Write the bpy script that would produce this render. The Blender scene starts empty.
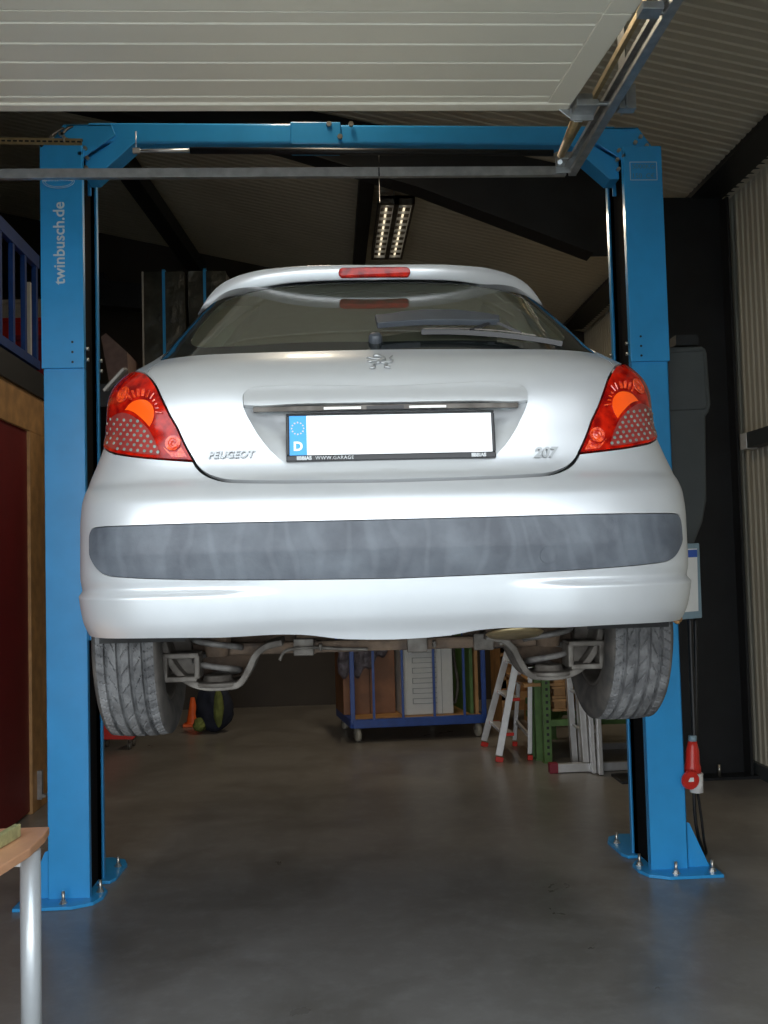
import bpy, bmesh, math, random
from mathutils import Vector, Matrix
from mathutils.geometry import delaunay_2d_cdt
random.seed(7)
SC = bpy.context.scene
COL = SC.collection
PI = math.pi
V = Vector
KEEP = set(); WN = set()

# ------------------------------------------------------------------ camera
F = 995.0
SKY = 3.0; EXPO = 0.72
CAMP = V((0, 0, 1.6))
_th = math.atan(54 / F); _ph = math.atan(50 / F); _ro = 0.026
FW = V((math.sin(_th) * math.cos(_ph), math.cos(_th) * math.cos(_ph), math.sin(_ph)))
_r0 = V((math.cos(_th), -math.sin(_th), 0)); _u0 = _r0.cross(FW)
CR = _r0 * math.cos(_ro) - _u0 * math.sin(_ro)
CU = _u0 * math.cos(_ro) + _r0 * math.sin(_ro)
cd = bpy.data.cameras.new('camera'); cam = bpy.data.objects.new('camera', cd); COL.objects.link(cam)
cd.sensor_fit = 'VERTICAL'; cd.sensor_height = 36; cd.lens = F / 1024 * 36; cd.clip_end = 200
m = Matrix((CR, CU, -FW)).transposed().to_4x4(); m.translation = CAMP; cam.matrix_world = m
SC.camera = cam

def ray(px, py): return FW * F + CR * (px - 384) + CU * (512 - py)
def P(px, py, Y):
    r = ray(px, py); return CAMP + r * (Y / r.y)
def PZ(px, py, z=0.0):
    r = ray(px, py); return CAMP + r * ((z - CAMP.z) / r.z)
def PX(px, py, X):
    r = ray(px, py); return CAMP + r * (X / r.x)

# ------------------------------------------------------------------ materials
def mat(name, col, rough=.5, metal=0., noise=0., nscale=20., bump=0., bscale=60., coat=0., spec=.5, col2=None, detail=6., wave=None, roughvar=0.):
    m = bpy.data.materials.new(name); m.use_nodes = True
    nt = m.node_tree; b = nt.nodes['Principled BSDF']; L = nt.links
    b.inputs['Base Color'].default_value = (*col, 1); b.inputs['Roughness'].default_value = rough
    b.inputs['Metallic'].default_value = metal; b.inputs['Coat Weight'].default_value = coat
    b.inputs['Coat Roughness'].default_value = .08
    b.inputs['Specular IOR Level'].default_value = spec
    tc = nt.nodes.new('ShaderNodeTexCoord')
    if noise or col2:
        n = nt.nodes.new('ShaderNodeTexNoise'); n.inputs['Scale'].default_value = nscale; n.inputs['Detail'].default_value = detail
        L.new(tc.outputs['Object'], n.inputs['Vector'])
        r = nt.nodes.new('ShaderNodeValToRGB')
        c2 = col2 or tuple(max(0, c * (1 - noise)) for c in col)
        c1 = col if col2 else tuple(min(1, c * (1 + noise * .6)) for c in col)
        r.color_ramp.elements[0].position = .35; r.color_ramp.elements[1].position = .68
        r.color_ramp.elements[0].color = (*c2, 1); r.color_ramp.elements[1].color = (*c1, 1)
        L.new(n.outputs['Fac'], r.inputs['Fac']); L.new(r.outputs['Color'], b.inputs['Base Color'])
        if roughvar:
            mr = nt.nodes.new('ShaderNodeMapRange'); mr.inputs[3].default_value = rough - roughvar; mr.inputs[4].default_value = rough + roughvar
            L.new(n.outputs['Fac'], mr.inputs[0]); L.new(mr.outputs[0], b.inputs['Roughness'])
    if bump:
        n2 = nt.nodes.new('ShaderNodeTexNoise'); n2.inputs['Scale'].default_value = bscale; n2.inputs['Detail'].default_value = 4
        L.new(tc.outputs['Object'], n2.inputs['Vector'])
        bp = nt.nodes.new('ShaderNodeBump'); bp.inputs['Strength'].default_value = bump; bp.inputs['Distance'].default_value = .01
        L.new(n2.outputs['Fac'], bp.inputs['Height']); L.new(bp.outputs['Normal'], b.inputs['Normal'])
    return m

def glassmat(name, tint, gloss=(1, 1, 1), ior=1.5, rough=0.0, painted_sheen=.085):
    m = bpy.data.materials.new(name); m.use_nodes = True; nt = m.node_tree; nt.nodes.clear(); L = nt.links
    o = nt.nodes.new('ShaderNodeOutputMaterial'); mx = nt.nodes.new('ShaderNodeMixShader'); dm = nt.nodes.new('ShaderNodeMixShader'); dd = nt.nodes.new('ShaderNodeBsdfDiffuse'); dd.inputs['Color'].default_value = (.46, .47, .32, 1); dm.inputs[0].default_value = painted_sheen  # olive diffuse layer paints in the reflected roof and brightens the pane
    t = nt.nodes.new('ShaderNodeBsdfTransparent'); t.inputs['Color'].default_value = (*tint, 1)
    g = nt.nodes.new('ShaderNodeBsdfGlossy'); g.inputs['Roughness'].default_value = rough; g.inputs['Color'].default_value = (*gloss, 1)
    f = nt.nodes.new('ShaderNodeFresnel'); f.inputs['IOR'].default_value = ior
    L.new(f.outputs[0], mx.inputs[0]); L.new(t.outputs[0], dm.inputs[1]); L.new(dd.outputs[0], dm.inputs[2]); L.new(dm.outputs[0], mx.inputs[1]); L.new(g.outputs[0], mx.inputs[2]); L.new(mx.outputs[0], o.inputs[0])
    return m

M = {}
M['paint'] = mat('silver_paint', (.60, .615, .625), .34, .55, noise=.03, nscale=3, coat=.6)
M['paint_dirty'] = mat('silver_paint_bumper', (.60, .615, .625), .38, .5, noise=.05, nscale=5, coat=.4)
M['strip'] = mat('scuffed_black_plastic', (.105, .118, .135), .52, 0, col2=(.055, .062, .075), nscale=9, bump=.15, bscale=40)
def scuffs(m):
    nt = m.node_tree; L = nt.links; b = nt.nodes['Principled BSDF']; src = b.inputs['Base Color'].links[0].from_socket
    tc = nt.nodes.new('ShaderNodeTexCoord'); mp = nt.nodes.new('ShaderNodeMapping'); mp.inputs['Scale'].default_value = (1, 1, .55)
    wv = nt.nodes.new('ShaderNodeTexWave'); wv.inputs['Scale'].default_value = 5; wv.inputs['Distortion'].default_value = 16; wv.inputs['Detail'].default_value = 2; wv.inputs['Detail Scale'].default_value = .8
    L.new(tc.outputs['Object'], mp.inputs[0]); L.new(mp.outputs[0], wv.inputs['Vector'])
    rr = nt.nodes.new('ShaderNodeValToRGB'); rr.color_ramp.elements[0].position = .7; rr.color_ramp.elements[0].color = (0, 0, 0, 1); rr.color_ramp.elements[1].color = (.08, .08, .08, 1)
    L.new(wv.outputs['Fac'], rr.inputs[0]); mx = nt.nodes.new('ShaderNodeMix'); mx.data_type = 'RGBA'; mx.inputs[7].default_value = (.26, .28, .31, 1)
    L.new(rr.outputs[0], mx.inputs[0]); L.new(src, mx.inputs[6]); L.new(mx.outputs[2], b.inputs['Base Color'])
scuffs(M['strip'])
M['black'] = mat('black_plastic', (.012, .012, .013), .45, noise=.2)
M['blackgloss'] = mat('black_ceramic', (.006, .008, .008), .08, coat=.5, noise=.05)
M['matt'] = mat('matt_black_rubber_sheet', (.008, .008, .009), .95, noise=.1, spec=.1)
M['dark'] = mat('dark_inner_metal', (.02, .02, .02), .8, noise=.3)
M['rubber'] = mat('dusty_rubber', (.20, .20, .20), .85, col2=(.07, .07, .072), nscale=16, bump=.4, bscale=130, detail=10)
M['sidewall'] = mat('sidewall_rubber', (.085, .075, .065), .85, col2=(.03, .028, .026), nscale=14)
M['rim'] = mat('dirty_wheel_steel', (.09, .08, .07), .6, .3, noise=.4, nscale=12)
M['rust'] = mat('rusty_axle_metal', (.17, .115, .075), .75, .1, col2=(.05, .036, .028), nscale=13, bump=.4, bscale=70)
M['greymetal'] = mat('dusty_grey_metal', (.17, .155, .135), .6, .3, col2=(.07, .06, .05), nscale=20, bump=.2)
M['spring'] = mat('dusty_spring_steel', (.16, .15, .14), .6, .2, noise=.4, nscale=30)
M['blue'] = mat('blue_powder_coat', (.035, .35, .76), .33, 0, noise=.06, nscale=6, coat=.35)
M['bluecart'] = mat('cart_blue_paint', (.015, .07, .33), .4, noise=.15, nscale=12)
M['bluerail'] = mat('railing_blue_paint', (.01, .05, .22), .45, noise=.15, nscale=12)
M['steel'] = mat('galvanised_steel', (.42, .43, .43), .34, .8, noise=.18, nscale=25)
M['steelwarm'] = mat('zinc_yellow_steel', (.55, .43, .24), .35, .8, noise=.2, nscale=30)
M['alu'] = mat('brushed_aluminium', (.72, .73, .74), .35, .6, noise=.06, nscale=20)
M['bolt'] = mat('zinc_bolt', (.6, .58, .52), .3, .9, noise=.1)
M['white'] = mat('white_paint', (.8, .8, .78), .4, noise=.04)
M['platewhite'] = mat('white_plate', (.93, .93, .93), .35, noise=.01)
M['plateblue'] = mat('plate_blue', (.01, .30, .75), .35, noise=.02)
M['gold'] = mat('pale_star', (.75, .55, .3), .4, noise=.05)
M['badge'] = mat('dulled_badge_metal', (.36, .37, .37), .35, .6, noise=.05)
M['chrome'] = mat('chrome', (.40, .40, .38), .22, .9, noise=.05)
M['lettering'] = mat('pale_lettering', (.58, .70, .76), .5, noise=.03)
M['frametext'] = mat('frame_text_white', (.5, .52, .52), .5, noise=.3, nscale=60)
M['redlens'] = mat('red_lens', (.50, .012, .003), .10, 0, col2=(.17, .002, .002), nscale=34, coat=.15, spec=.3)
M['orangelens'] = mat('orange_lens', (1.0, .10, .008), .15, 0, noise=.06, coat=1)
M['flare'] = mat('faceted_orange_reflector', (.95, .09, .01), .2, .1, col2=(.42, .008, .006), nscale=75, coat=1, bump=.5, bscale=120)
M['dotlens'] = mat('pink_clear_lens', (.24, .035, .03), .12, 0, noise=.25, nscale=12, coat=.2, spec=.3)
M['dot'] = mat('grey_reflector_dot', (.26, .30, .26), .25, .3, noise=.4, nscale=40)
M['glass'] = glassmat('tinted_green_glass', (.60, .80, .70), ior=2.0)
M['lining'] = mat('pale_cabin_lining', (.80, .90, .84), .8, noise=.05)
M['seat'] = mat('grey_seat_cloth', (.05, .055, .055), .9, noise=.3, nscale=60)
M['roofsheet'] = mat('beige_roof_sheet', (.56, .51, .40), .45, noise=.05, nscale=2)
M['wallsheet'] = mat('beige_wall_sheet', (.58, .55, .45), .45, noise=.06, nscale=2)
M['darksteel'] = mat('anthracite_steel', (.018, .020, .023), .5, .1, noise=.25, nscale=4)
M['backwall'] = mat('brown_back_wall', (.05, .04, .03), .7, noise=.15, nscale=2)
M['door'] = mat('cream_door_panel', (.74, .69, .57), .4, noise=.03, nscale=3, bump=.05, bscale=200)
M['greyplastic'] = mat('dark_grey_plastic', (.065, .075, .078), .5, noise=.08, nscale=8)
M['boxgrey'] = mat('blue_grey_enclosure', (.22, .32, .38), .45, noise=.04)
M['redpaint'] = mat('red_panel', (.16, .006, .008), .5, noise=.1, nscale=4)
M['redplastic'] = mat('bright_red_plastic', (.62, .03, .02), .35, noise=.08)
M['darkred'] = mat('dark_red_cap', (.22, .012, .03), .5, noise=.1)
M['orange'] = mat('orange_plastic', (.85, .13, .02), .5, noise=.1)
M['wood'] = mat('yellow_pine', (.48, .26, .10), .55, noise=.25, nscale=9, bump=.05)
M['brownwood'] = mat('brown_veneer', (.26, .11, .045), .5, noise=.25, nscale=6)
M['table'] = mat('beech_table_top', (.68, .36, .20), .4, noise=.08, nscale=10)
M['tableleg'] = mat('silver_table_leg', (.62, .66, .68), .35, .4, noise=.03)
M['rackgreen'] = mat('green_rack_paint', (.10, .20, .055), .5, noise=.25, nscale=10)
M['boards'] = mat('pale_boards', (.50, .46, .40), .7, noise=.15, nscale=14)
M['olive'] = mat('olive_cloth', (.16, .19, .045), .85, noise=.3, nscale=18)
M['navy'] = mat('navy_cloth', (.016, .02, .035), .85, noise=.4, nscale=12)
M['cable'] = mat('black_cable', (.01, .01, .011), .5, noise=.1)
M['foil'] = mat('dark_wrapped_foil', (.075, .075, .06), .3, .1, col2=(.03, .03, .025), nscale=7, bump=.9, bscale=18, detail=10)
M['tube'] = mat('lamp_tube', (.85, .85, .8), .4, noise=.02)
M['pink'] = mat('pinkish_board', (.20, .13, .11), .6, noise=.15)
M['cream'] = mat('cream_appliance', (.72, .74, .72), .35, noise=.03)
M['groove'] = mat('grey_groove', (.34, .36, .36), .5, noise=.05)

# floor: polished concrete with cloudy stains and light scuffs
def floormat():
    m = bpy.data.materials.new('polished_concrete'); m.use_nodes = True; nt = m.node_tree; L = nt.links
    b = nt.nodes['Principled BSDF']; tc = nt.nodes.new('ShaderNodeTexCoord')
    n1 = nt.nodes.new('ShaderNodeTexNoise'); n1.inputs['Scale'].default_value = 1.6; n1.inputs['Detail'].default_value = 8; n1.inputs['Roughness'].default_value = .62; n1.inputs['Distortion'].default_value = .6
    n2 = nt.nodes.new('ShaderNodeTexNoise'); n2.inputs['Scale'].default_value = 9; n2.inputs['Detail'].default_value = 10; n2.inputs['Roughness'].default_value = .7
    L.new(tc.outputs['Object'], n1.inputs['Vector']); L.new(tc.outputs['Object'], n2.inputs['Vector'])
    r1 = nt.nodes.new('ShaderNodeValToRGB'); r1.color_ramp.elements[0].position = .3; r1.color_ramp.elements[1].position = .72
    r1.color_ramp.elements[0].color = (.17, .155, .135, 1); r1.color_ramp.elements[1].color = (.27, .255, .235, 1)
    L.new(n1.outputs['Fac'], r1.inputs['Fac'])
    r2 = nt.nodes.new('ShaderNodeValToRGB'); r2.color_ramp.elements[0].position = .48; r2.color_ramp.elements[1].position = .85
    r2.color_ramp.elements[0].color = (0, 0, 0, 1); r2.color_ramp.elements[1].color = (.35, .35, .35, 1)
    L.new(n2.outputs['Fac'], r2.inputs['Fac'])
    mx = nt.nodes.new('ShaderNodeMix'); mx.data_type = 'RGBA'; mx.inputs[7].default_value = (.42, .41, .40, 1)
    L.new(r2.outputs['Color'], mx.inputs[0]); L.new(r1.outputs['Color'], mx.inputs[6]); L.new(mx.outputs[2], b.inputs['Base Color'])
    mr = nt.nodes.new('ShaderNodeMapRange'); mr.inputs[3].default_value = .20; mr.inputs[4].default_value = .44
    L.new(n1.outputs['Fac'], mr.inputs[0]); L.new(mr.outputs[0], b.inputs['Roughness'])
    bp = nt.nodes.new('ShaderNodeBump'); bp.inputs['Strength'].default_value = .12; bp.inputs['Distance'].default_value = .01
    return m
M['floor'] = floormat()
M['ground'] = mat('light_yard_concrete', (.42, .42, .40), .8, noise=.1, nscale=2)

# ------------------------------------------------------------------ geometry helpers
def root(name, loc, label, cat, group=None, kind=None):
    o = bpy.data.objects.new(name, None); COL.objects.link(o); o.location = loc; o.empty_display_size = .1
    o['label'] = label; o['category'] = cat
    if group: o['group'] = group
    if kind: o['kind'] = kind
    return o
def wloc(o):
    l = V(o.location)
    while o.parent: o = o.parent; l += o.location
    return l
def obj(name, bm, m, parent=None, bevel=0, smooth=False, local=False, label=None, seg=2, wn=False):
    me = bpy.data.meshes.new(name)
    wn_ = id(bm) in WN; WN.discard(id(bm))
    if id(bm) in KEEP: KEEP.discard(id(bm))
    else: bmesh.ops.recalc_face_normals(bm, faces=bm.faces)
    bm.to_mesh(me); bm.free()
    for mm in (m if isinstance(m, (list, tuple)) else [m]): me.materials.append(M[mm] if isinstance(mm, str) else mm)
    if smooth:
        for p in me.polygons: p.use_smooth = True
    o = bpy.data.objects.new(name, me); COL.objects.link(o)
    if parent:
        o.parent = parent
        if not local: o.location = -wloc(parent)
    if wn_:
        w_ = o.modifiers.new('normals', 'WEIGHTED_NORMAL'); w_.mode = 'FACE_AREA'; w_.keep_sharp = True; w_.weight = 50
    if bevel:
        b = o.modifiers.new('bevel', 'BEVEL'); b.width = bevel; b.segments = seg; b.limit_method = 'ANGLE'; b.angle_limit = math.radians(40)
        if wn: b.harden_normals = True
    if label: o['label'] = label
    return o
def tag(o, label, cat, group=None, kind=None):
    o['label'] = label; o['category'] = cat
    if group: o['group'] = group
    if kind: o['kind'] = kind
    return o
def recenter(o):
    """put a single-mesh thing's origin at the middle of its base"""
    vs = [v.co for v in o.data.vertices]
    c = V(((min(v.x for v in vs) + max(v.x for v in vs)) / 2, (min(v.y for v in vs) + max(v.y for v in vs)) / 2, min(v.z for v in vs)))
    for v in o.data.vertices: v.co -= c
    o.location = V(o.location) + c; return o
def B(): return bmesh.new()
def box(bm, c, s, R=None, mi=0):
    vs = []
    for x in (-.5, .5):
        for y in (-.5, .5):
            for z in (-.5, .5):
                p = V((x * s[0], y * s[1], z * s[2]))
                if R is not None: p = R @ p
                vs.append(bm.verts.new(V(c) + p))
    for f in ((0, 1, 3, 2), (4, 6, 7, 5), (0, 4, 5, 1), (2, 3, 7, 6), (0, 2, 6, 4), (1, 5, 7, 3)):
        fc = bm.faces.new([vs[i] for i in f]); fc.material_index = mi
    return bm
def bx(bm, x0, x1, y0, y1, z0, z1, mi=0): return box(bm, ((x0 + x1) / 2, (y0 + y1) / 2, (z0 + z1) / 2), (abs(x1 - x0), abs(y1 - y0), abs(z1 - z0)), mi=mi)
def frame(p0, p1, up=V((0, 0, 1))):
    d = (p1 - p0).normalized()
    if abs(d.dot(up)) > .98: up = V((0, 1, 0))
    s = d.cross(up).normalized(); u = s.cross(d)
    return d, s, u
def bar(bm, p0, p1, w, h, up=V((0, 0, 1)), mi=0):
    p0 = V(p0); p1 = V(p1); d, s, u = frame(p0, p1, V(up))
    R = Matrix((s, d, u)).transposed()
    return box(bm, (p0 + p1) / 2, (w, (p1 - p0).length, h), R, mi)
def cyl(bm, p0, p1, r, seg=16, r2=None, caps=True, mi=0):
    p0 = V(p0); p1 = V(p1); r2 = r if r2 is None else r2; d, s, u = frame(p0, p1)
    a = [bm.verts.new(p0 + (s * math.cos(t) + u * math.sin(t)) * r) for t in [2 * PI * i / seg for i in range(seg)]]
    b = [bm.verts.new(p1 + (s * math.cos(t) + u * math.sin(t)) * r2) for t in [2 * PI * i / seg for i in range(seg)]]
    for i in range(seg):
        f = bm.faces.new((a[i], a[(i + 1) % seg], b[(i + 1) % seg], b[i])); f.smooth = True; f.material_index = mi
    if caps:
        for r_ in (a, b): bm.faces.new(r_).material_index = mi
    return bm
def tube(bm, pts, r, seg=10, closed=False, caps=True):
    pts = [V(p) for p in pts]; n = len(pts); rings = []; prev = None
    for i, p in enumerate(pts):
        if closed: d = pts[(i + 1) % n] - pts[i - 1]
        else: d = pts[min(i + 1, n - 1)] - pts[max(i - 1, 0)]
        d.normalize()
        if prev is None:
            a = V((0, 0, 1)) if abs(d.z) < .9 else V((1, 0, 0)); s = d.cross(a).normalized()
        else: s = (prev - d * prev.dot(d)).normalized()
        prev = s; u = s.cross(d)
        rings.append([bm.verts.new(p + (s * math.cos(2 * PI * k / seg) + u * math.sin(2 * PI * k / seg)) * r) for k in range(seg)])
    for i in range(n if closed else n - 1):
        A = rings[i]; C = rings[(i + 1) % n]
        for k in range(seg):
            f = bm.faces.new((A[k], A[(k + 1) % seg], C[(k + 1) % seg], C[k])); f.smooth = True
    if caps and not closed: bm.faces.new(rings[0]); bm.faces.new(rings[-1])
    return bm
def cat(pts, n=8):
    pts = [V(p) for p in pts]; out = []
    for i in range(len(pts) - 1):
        p0 = pts[max(i - 1, 0)]; p1 = pts[i]; p2 = pts[i + 1]; p3 = pts[min(i + 2, len(pts) - 1)]
        for k in range(n):
            t = k / n
            out.append(.5 * ((2 * p1) + (p2 - p0) * t + (2 * p0 - 5 * p1 + 4 * p2 - p3) * t * t + (3 * p1 - p0 - 3 * p2 + p3) * t ** 3))
    out.append(pts[-1].copy()); return out
def prism(bm, poly, ext, mi=0):
    """poly: list of 3-D points in one plane, ext: extrusion vector"""
    a = [bm.verts.new(V(p)) for p in poly]; b = [bm.verts.new(V(p) + V(ext)) for p in poly]; n = len(a)
    bm.faces.new(a).material_index = mi; bm.faces.new(list(reversed(b))).material_index = mi
    for i in range(n): bm.faces.new((a[i], b[i], b[(i + 1) % n], a[(i + 1) % n])).material_index = mi
    return bm
def lathe(bm, prof, c, axis, seg=32, mi=0, smooth=True):
    """prof: (radius, offset along axis)"""
    c = V(c); d = V(axis).normalized(); a = V((0, 0, 1)) if abs(d.z) < .9 else V((1, 0, 0)); s = d.cross(a).normalized(); u = s.cross(d)
    rings = []
    for r, h in prof:
        if r < 1e-5: rings.append([bm.verts.new(c + d * h)])
        else: rings.append([bm.verts.new(c + d * h + (s * math.cos(2 * PI * k / seg) + u * math.sin(2 * PI * k / seg)) * r) for k in range(seg)])
    for A, C in zip(rings, rings[1:]):
        for k in range(seg):
            k2 = (k + 1) % seg
            vs = [A[k % len(A)], A[k2 % len(A)], C[k2 % len(C)], C[k % len(C)]]
            vs = [v for i, v in enumerate(vs) if v not in vs[:i]]
            if len(vs) > 2:
                f = bm.faces.new(vs); f.smooth = smooth; f.material_index = mi
    return bm
def textbm(s, size, ext, mtx, bold=0.0, space=1.0, shear=0.0, align='CENTER'):
    cu = bpy.data.curves.new('t', 'FONT'); cu.body = s; cu.size = size; cu.extrude = ext; cu.offset = bold; cu.space_character = space; cu.shear = shear
    cu.align_x = align; cu.align_y = 'CENTER'; cu.resolution_u = 4
    o = bpy.data.objects.new('t', cu); COL.objects.link(o)
    dg = bpy.context.evaluated_depsgraph_get(); me = bpy.data.meshes.new_from_object(o.evaluated_get(dg))
    bm = B(); bm.from_mesh(me); bm.transform(mtx)
    bpy.data.objects.remove(o); bpy.data.curves.remove(cu); bpy.data.meshes.remove(me)
    return bm
def mtx(o, x, y, z):
    m_ = Matrix((V(x).normalized(), V(y).normalized(), V(z).normalized())).transposed().to_4x4(); m_.translation = V(o); return m_
def copytree(o, parent=None):
    c = o.copy(); COL.objects.link(c); c.parent = parent
    for ch in list(o.children): copytree(ch, c)
    return c
def struct(name, bm, m, **k):
    o = obj(name, bm, m, **k); o['kind'] = 'structure'; return o
# ================================================================== THE CAR
CX = .152
def pchip(tab):
    xs = [t[0] for t in tab]; ys = [t[1] for t in tab]; n = len(xs)
    h = [xs[i + 1] - xs[i] for i in range(n - 1)]; d = [(ys[i + 1] - ys[i]) / h[i] for i in range(n - 1)]
    mm = [d[0]] + [0 if d[i - 1] * d[i] <= 0 else (2 * d[i - 1] * d[i] / (d[i - 1] + d[i])) for i in range(1, n - 1)] + [d[-1]]
    def f(x):
        if x <= xs[0]: return ys[0] + mm[0] * (x - xs[0])
        if x >= xs[-1]: return ys[-1] + mm[-1] * (x - xs[-1])
        i = 0
        while x > xs[i + 1]: i += 1
        t = (x - xs[i]) / h[i]
        return (ys[i] * (1 + 2 * t) * (1 - t) ** 2 + mm[i] * h[i] * t * (1 - t) ** 2 + ys[i + 1] * t * t * (3 - 2 * t) + mm[i + 1] * h[i] * t * t * (t - 1))
    return f
yb = pchip([(1.36, 2.51), (1.42, 2.485), (1.47, 2.455), (1.53, 2.437), (1.60, 2.427), (1.70, 2.427), (1.76, 2.44), (1.80, 2.47), (1.82, 2.495), (1.86, 2.512), (1.93, 2.525), (2.02, 2.54), (2.08, 2.56), (2.12, 2.59), (2.145, 2.62), (2.166, 2.655), (2.2, 2.70), (2.46, 3.03), (2.56, 3.14)])
cz = pchip([(1.38, .27), (1.7, .30), (1.82, .28), (1.95, .27), (2.1, .26), (2.2, .23), (2.46, .14)])
ww = pchip([(1.38, .78), (1.43, .792), (1.47, .803), (1.54, .810), (1.60, .812), (1.69, .812), (1.765, .809), (1.828, .800), (1.874, .784), (1.93, .764), (1.965, .755), (2.04, .755), (2.07, .750), (2.10, .737), (2.13, .714), (2.15, .690), (2.165, .668), (2.185, .648), (2.21, .630), (2.276, .598), (2.33, .570), (2.387, .537), (2.46, .487)])
wm = pchip([(1.38, .80), (1.45, .835), (1.6, .865), (1.75, .874), (1.9, .868), (2.0, .85), (2.1, .82), (2.2, .765), (2.3, .71), (2.4, .65), (2.46, .60)])
yf = pchip([(1.38, 6.38), (1.5, 6.46), (1.7, 6.45), (1.85, 6.33), (1.95, 6.1), (2.02, 5.8), (2.08, 5.45), (2.13, 5.22), (2.46, 4.5)])
NS = 400
def _shape():
    A1 = math.radians(11); X = [0.]; Y = [0.]
    for i in range(NS):
        s = (i + .5) / NS; t = max(0, (s - .50) / .50); t = t * t * (3 - 2 * t)
        a = A1 * s + (PI / 2 - A1) * t * (1 if s < 1 else 1); a = min(a, PI / 2)
        X.append(X[-1] + math.cos(a)); Y.append(Y[-1] + math.sin(a))
    return [x / X[-1] for x in X], [y / Y[-1] for y in Y]
XH, YH = _shape()
def lut(T, s):
    s = max(0, min(1, s)) * NS; i = min(int(s), NS - 1); return T[i] + (T[i + 1] - T[i]) * (s - i)
def invX(v):
    v = max(0, min(1, v)); lo = 0; hi = NS
    while hi - lo > 1:
        k = (lo + hi) // 2
        if XH[k] <= v: lo = k
        else: hi = k
    return (lo + (v - XH[lo]) / max(1e-9, XH[hi] - XH[lo])) / NS
def sm(t): t = max(0, min(1, t)); return t * t * (3 - 2 * t)
def Y0(z): return yb(z) + cz(z)
def Y1(z): return yf(z) - .36
def sY(Y, z): return 1 + (Y - Y0(z)) / (Y1(z) - Y0(z)) * 3.3
def S0(s, z):
    sg = -1 if s < 0 else 1; s = abs(s)
    if s <= 1: return V((CX + sg * ww(z) * lut(XH, s), yb(z) + cz(z) * lut(YH, s), z))
    y0 = Y0(z); y1 = Y1(z)
    if s <= 4.3:
        Y = y0 + (s - 1) / 3.3 * (y1 - y0); t = (Y - y0)
        x = ww(z) + (wm(z) - ww(z)) * sm(t / .9)
        x = x + (wm(z) * .93 - wm(z)) * sm((Y - (y1 - 1.0)) / 1.0)
        return V((CX + sg * x, Y, z))
    q = 5.3 - s
    return V((CX + sg * wm(z) * .93 * lut(XH, q), yf(z) - .36 * lut(YH, q), z))
def Nrm(s, z):
    e = 1e-3; a = S0(s + e, z) - S0(s - e, z); b = S0(s, z + e) - S0(s, z - e)
    n = a.cross(b); n.normalize(); return n     # +s x +z : towards the outside
def S(s, z, d=0.):
    p = S0(s, z)
    return p + Nrm(s, z) * d if d else p
def px2(px, py):
    """photo pixel -> (s,z) on the body surface (absolute s)"""
    D = 2.6
    for _ in range(40):
        p = P(px, py, D); x = abs(p.x - CX); s = invX(x / ww(p.z)); D = .5 * D + .5 * S0(s, p.z).y
    return (s, p.z)
def crv(pts, n=6):
    return [(p.x, p.y) for p in cat([V((a, b, 0)) for a, b in pts], n)]
def pxc(pts, n=6): return crv([px2(*p) for p in pts], n)
def resamp(poly, step, closed=True):
    out = []; n = len(poly)
    for i in range(n if closed else n - 1):
        a = V(poly[i]); b = V(poly[(i + 1) % n]); L = (b - a).length
        if L < 1e-6: continue
        k = max(1, int(math.ceil(L / step)))
        for j in range(k): out.append(tuple(a + (b - a) * (j / k)))
    if not closed: out.append(tuple(poly[-1]))
    res = []
    for p in out:
        if not res or (V(p) - V(res[-1])).length > 1e-4: res.append(p)
    return res
def inside(p, poly):
    x, y = p; c = False; n = len(poly); j = n - 1
    for i in range(n):
        xi, yi = poly[i]; xj, yj = poly[j]
        if (yi > y) != (yj > y) and x < (xj - xi) * (y - yi) / (yj - yi) + xi: c = not c
        j = i
    return c
def mirror(right):
    """right half outline (s>=0) from the centre line round to the centre line -> closed symmetric outline"""
    r = [(max(0, a), b) for a, b in right]; r[0] = (0, r[0][1]); r[-1] = (0, r[-1][1])
    return r + [(-a, b) for a, b in reversed(r[1:-1])]
def shrink(poly, k):
    n = len(poly); out = []
    ar = sum(poly[i][0] * poly[(i + 1) % n][1] - poly[(i + 1) % n][0] * poly[i][1] for i in range(n)); sg = 1 if ar > 0 else -1
    for i in range(n):
        a = V(poly[i - 1]); c = V(poly[(i + 1) % n]); t_ = (c - a)
        if t_.length < 1e-9: out.append(poly[i]); continue
        t_.normalize(); out.append((poly[i][0] - t_.y * k * sg, poly[i][1] + t_.x * k * sg))
    return out
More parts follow.
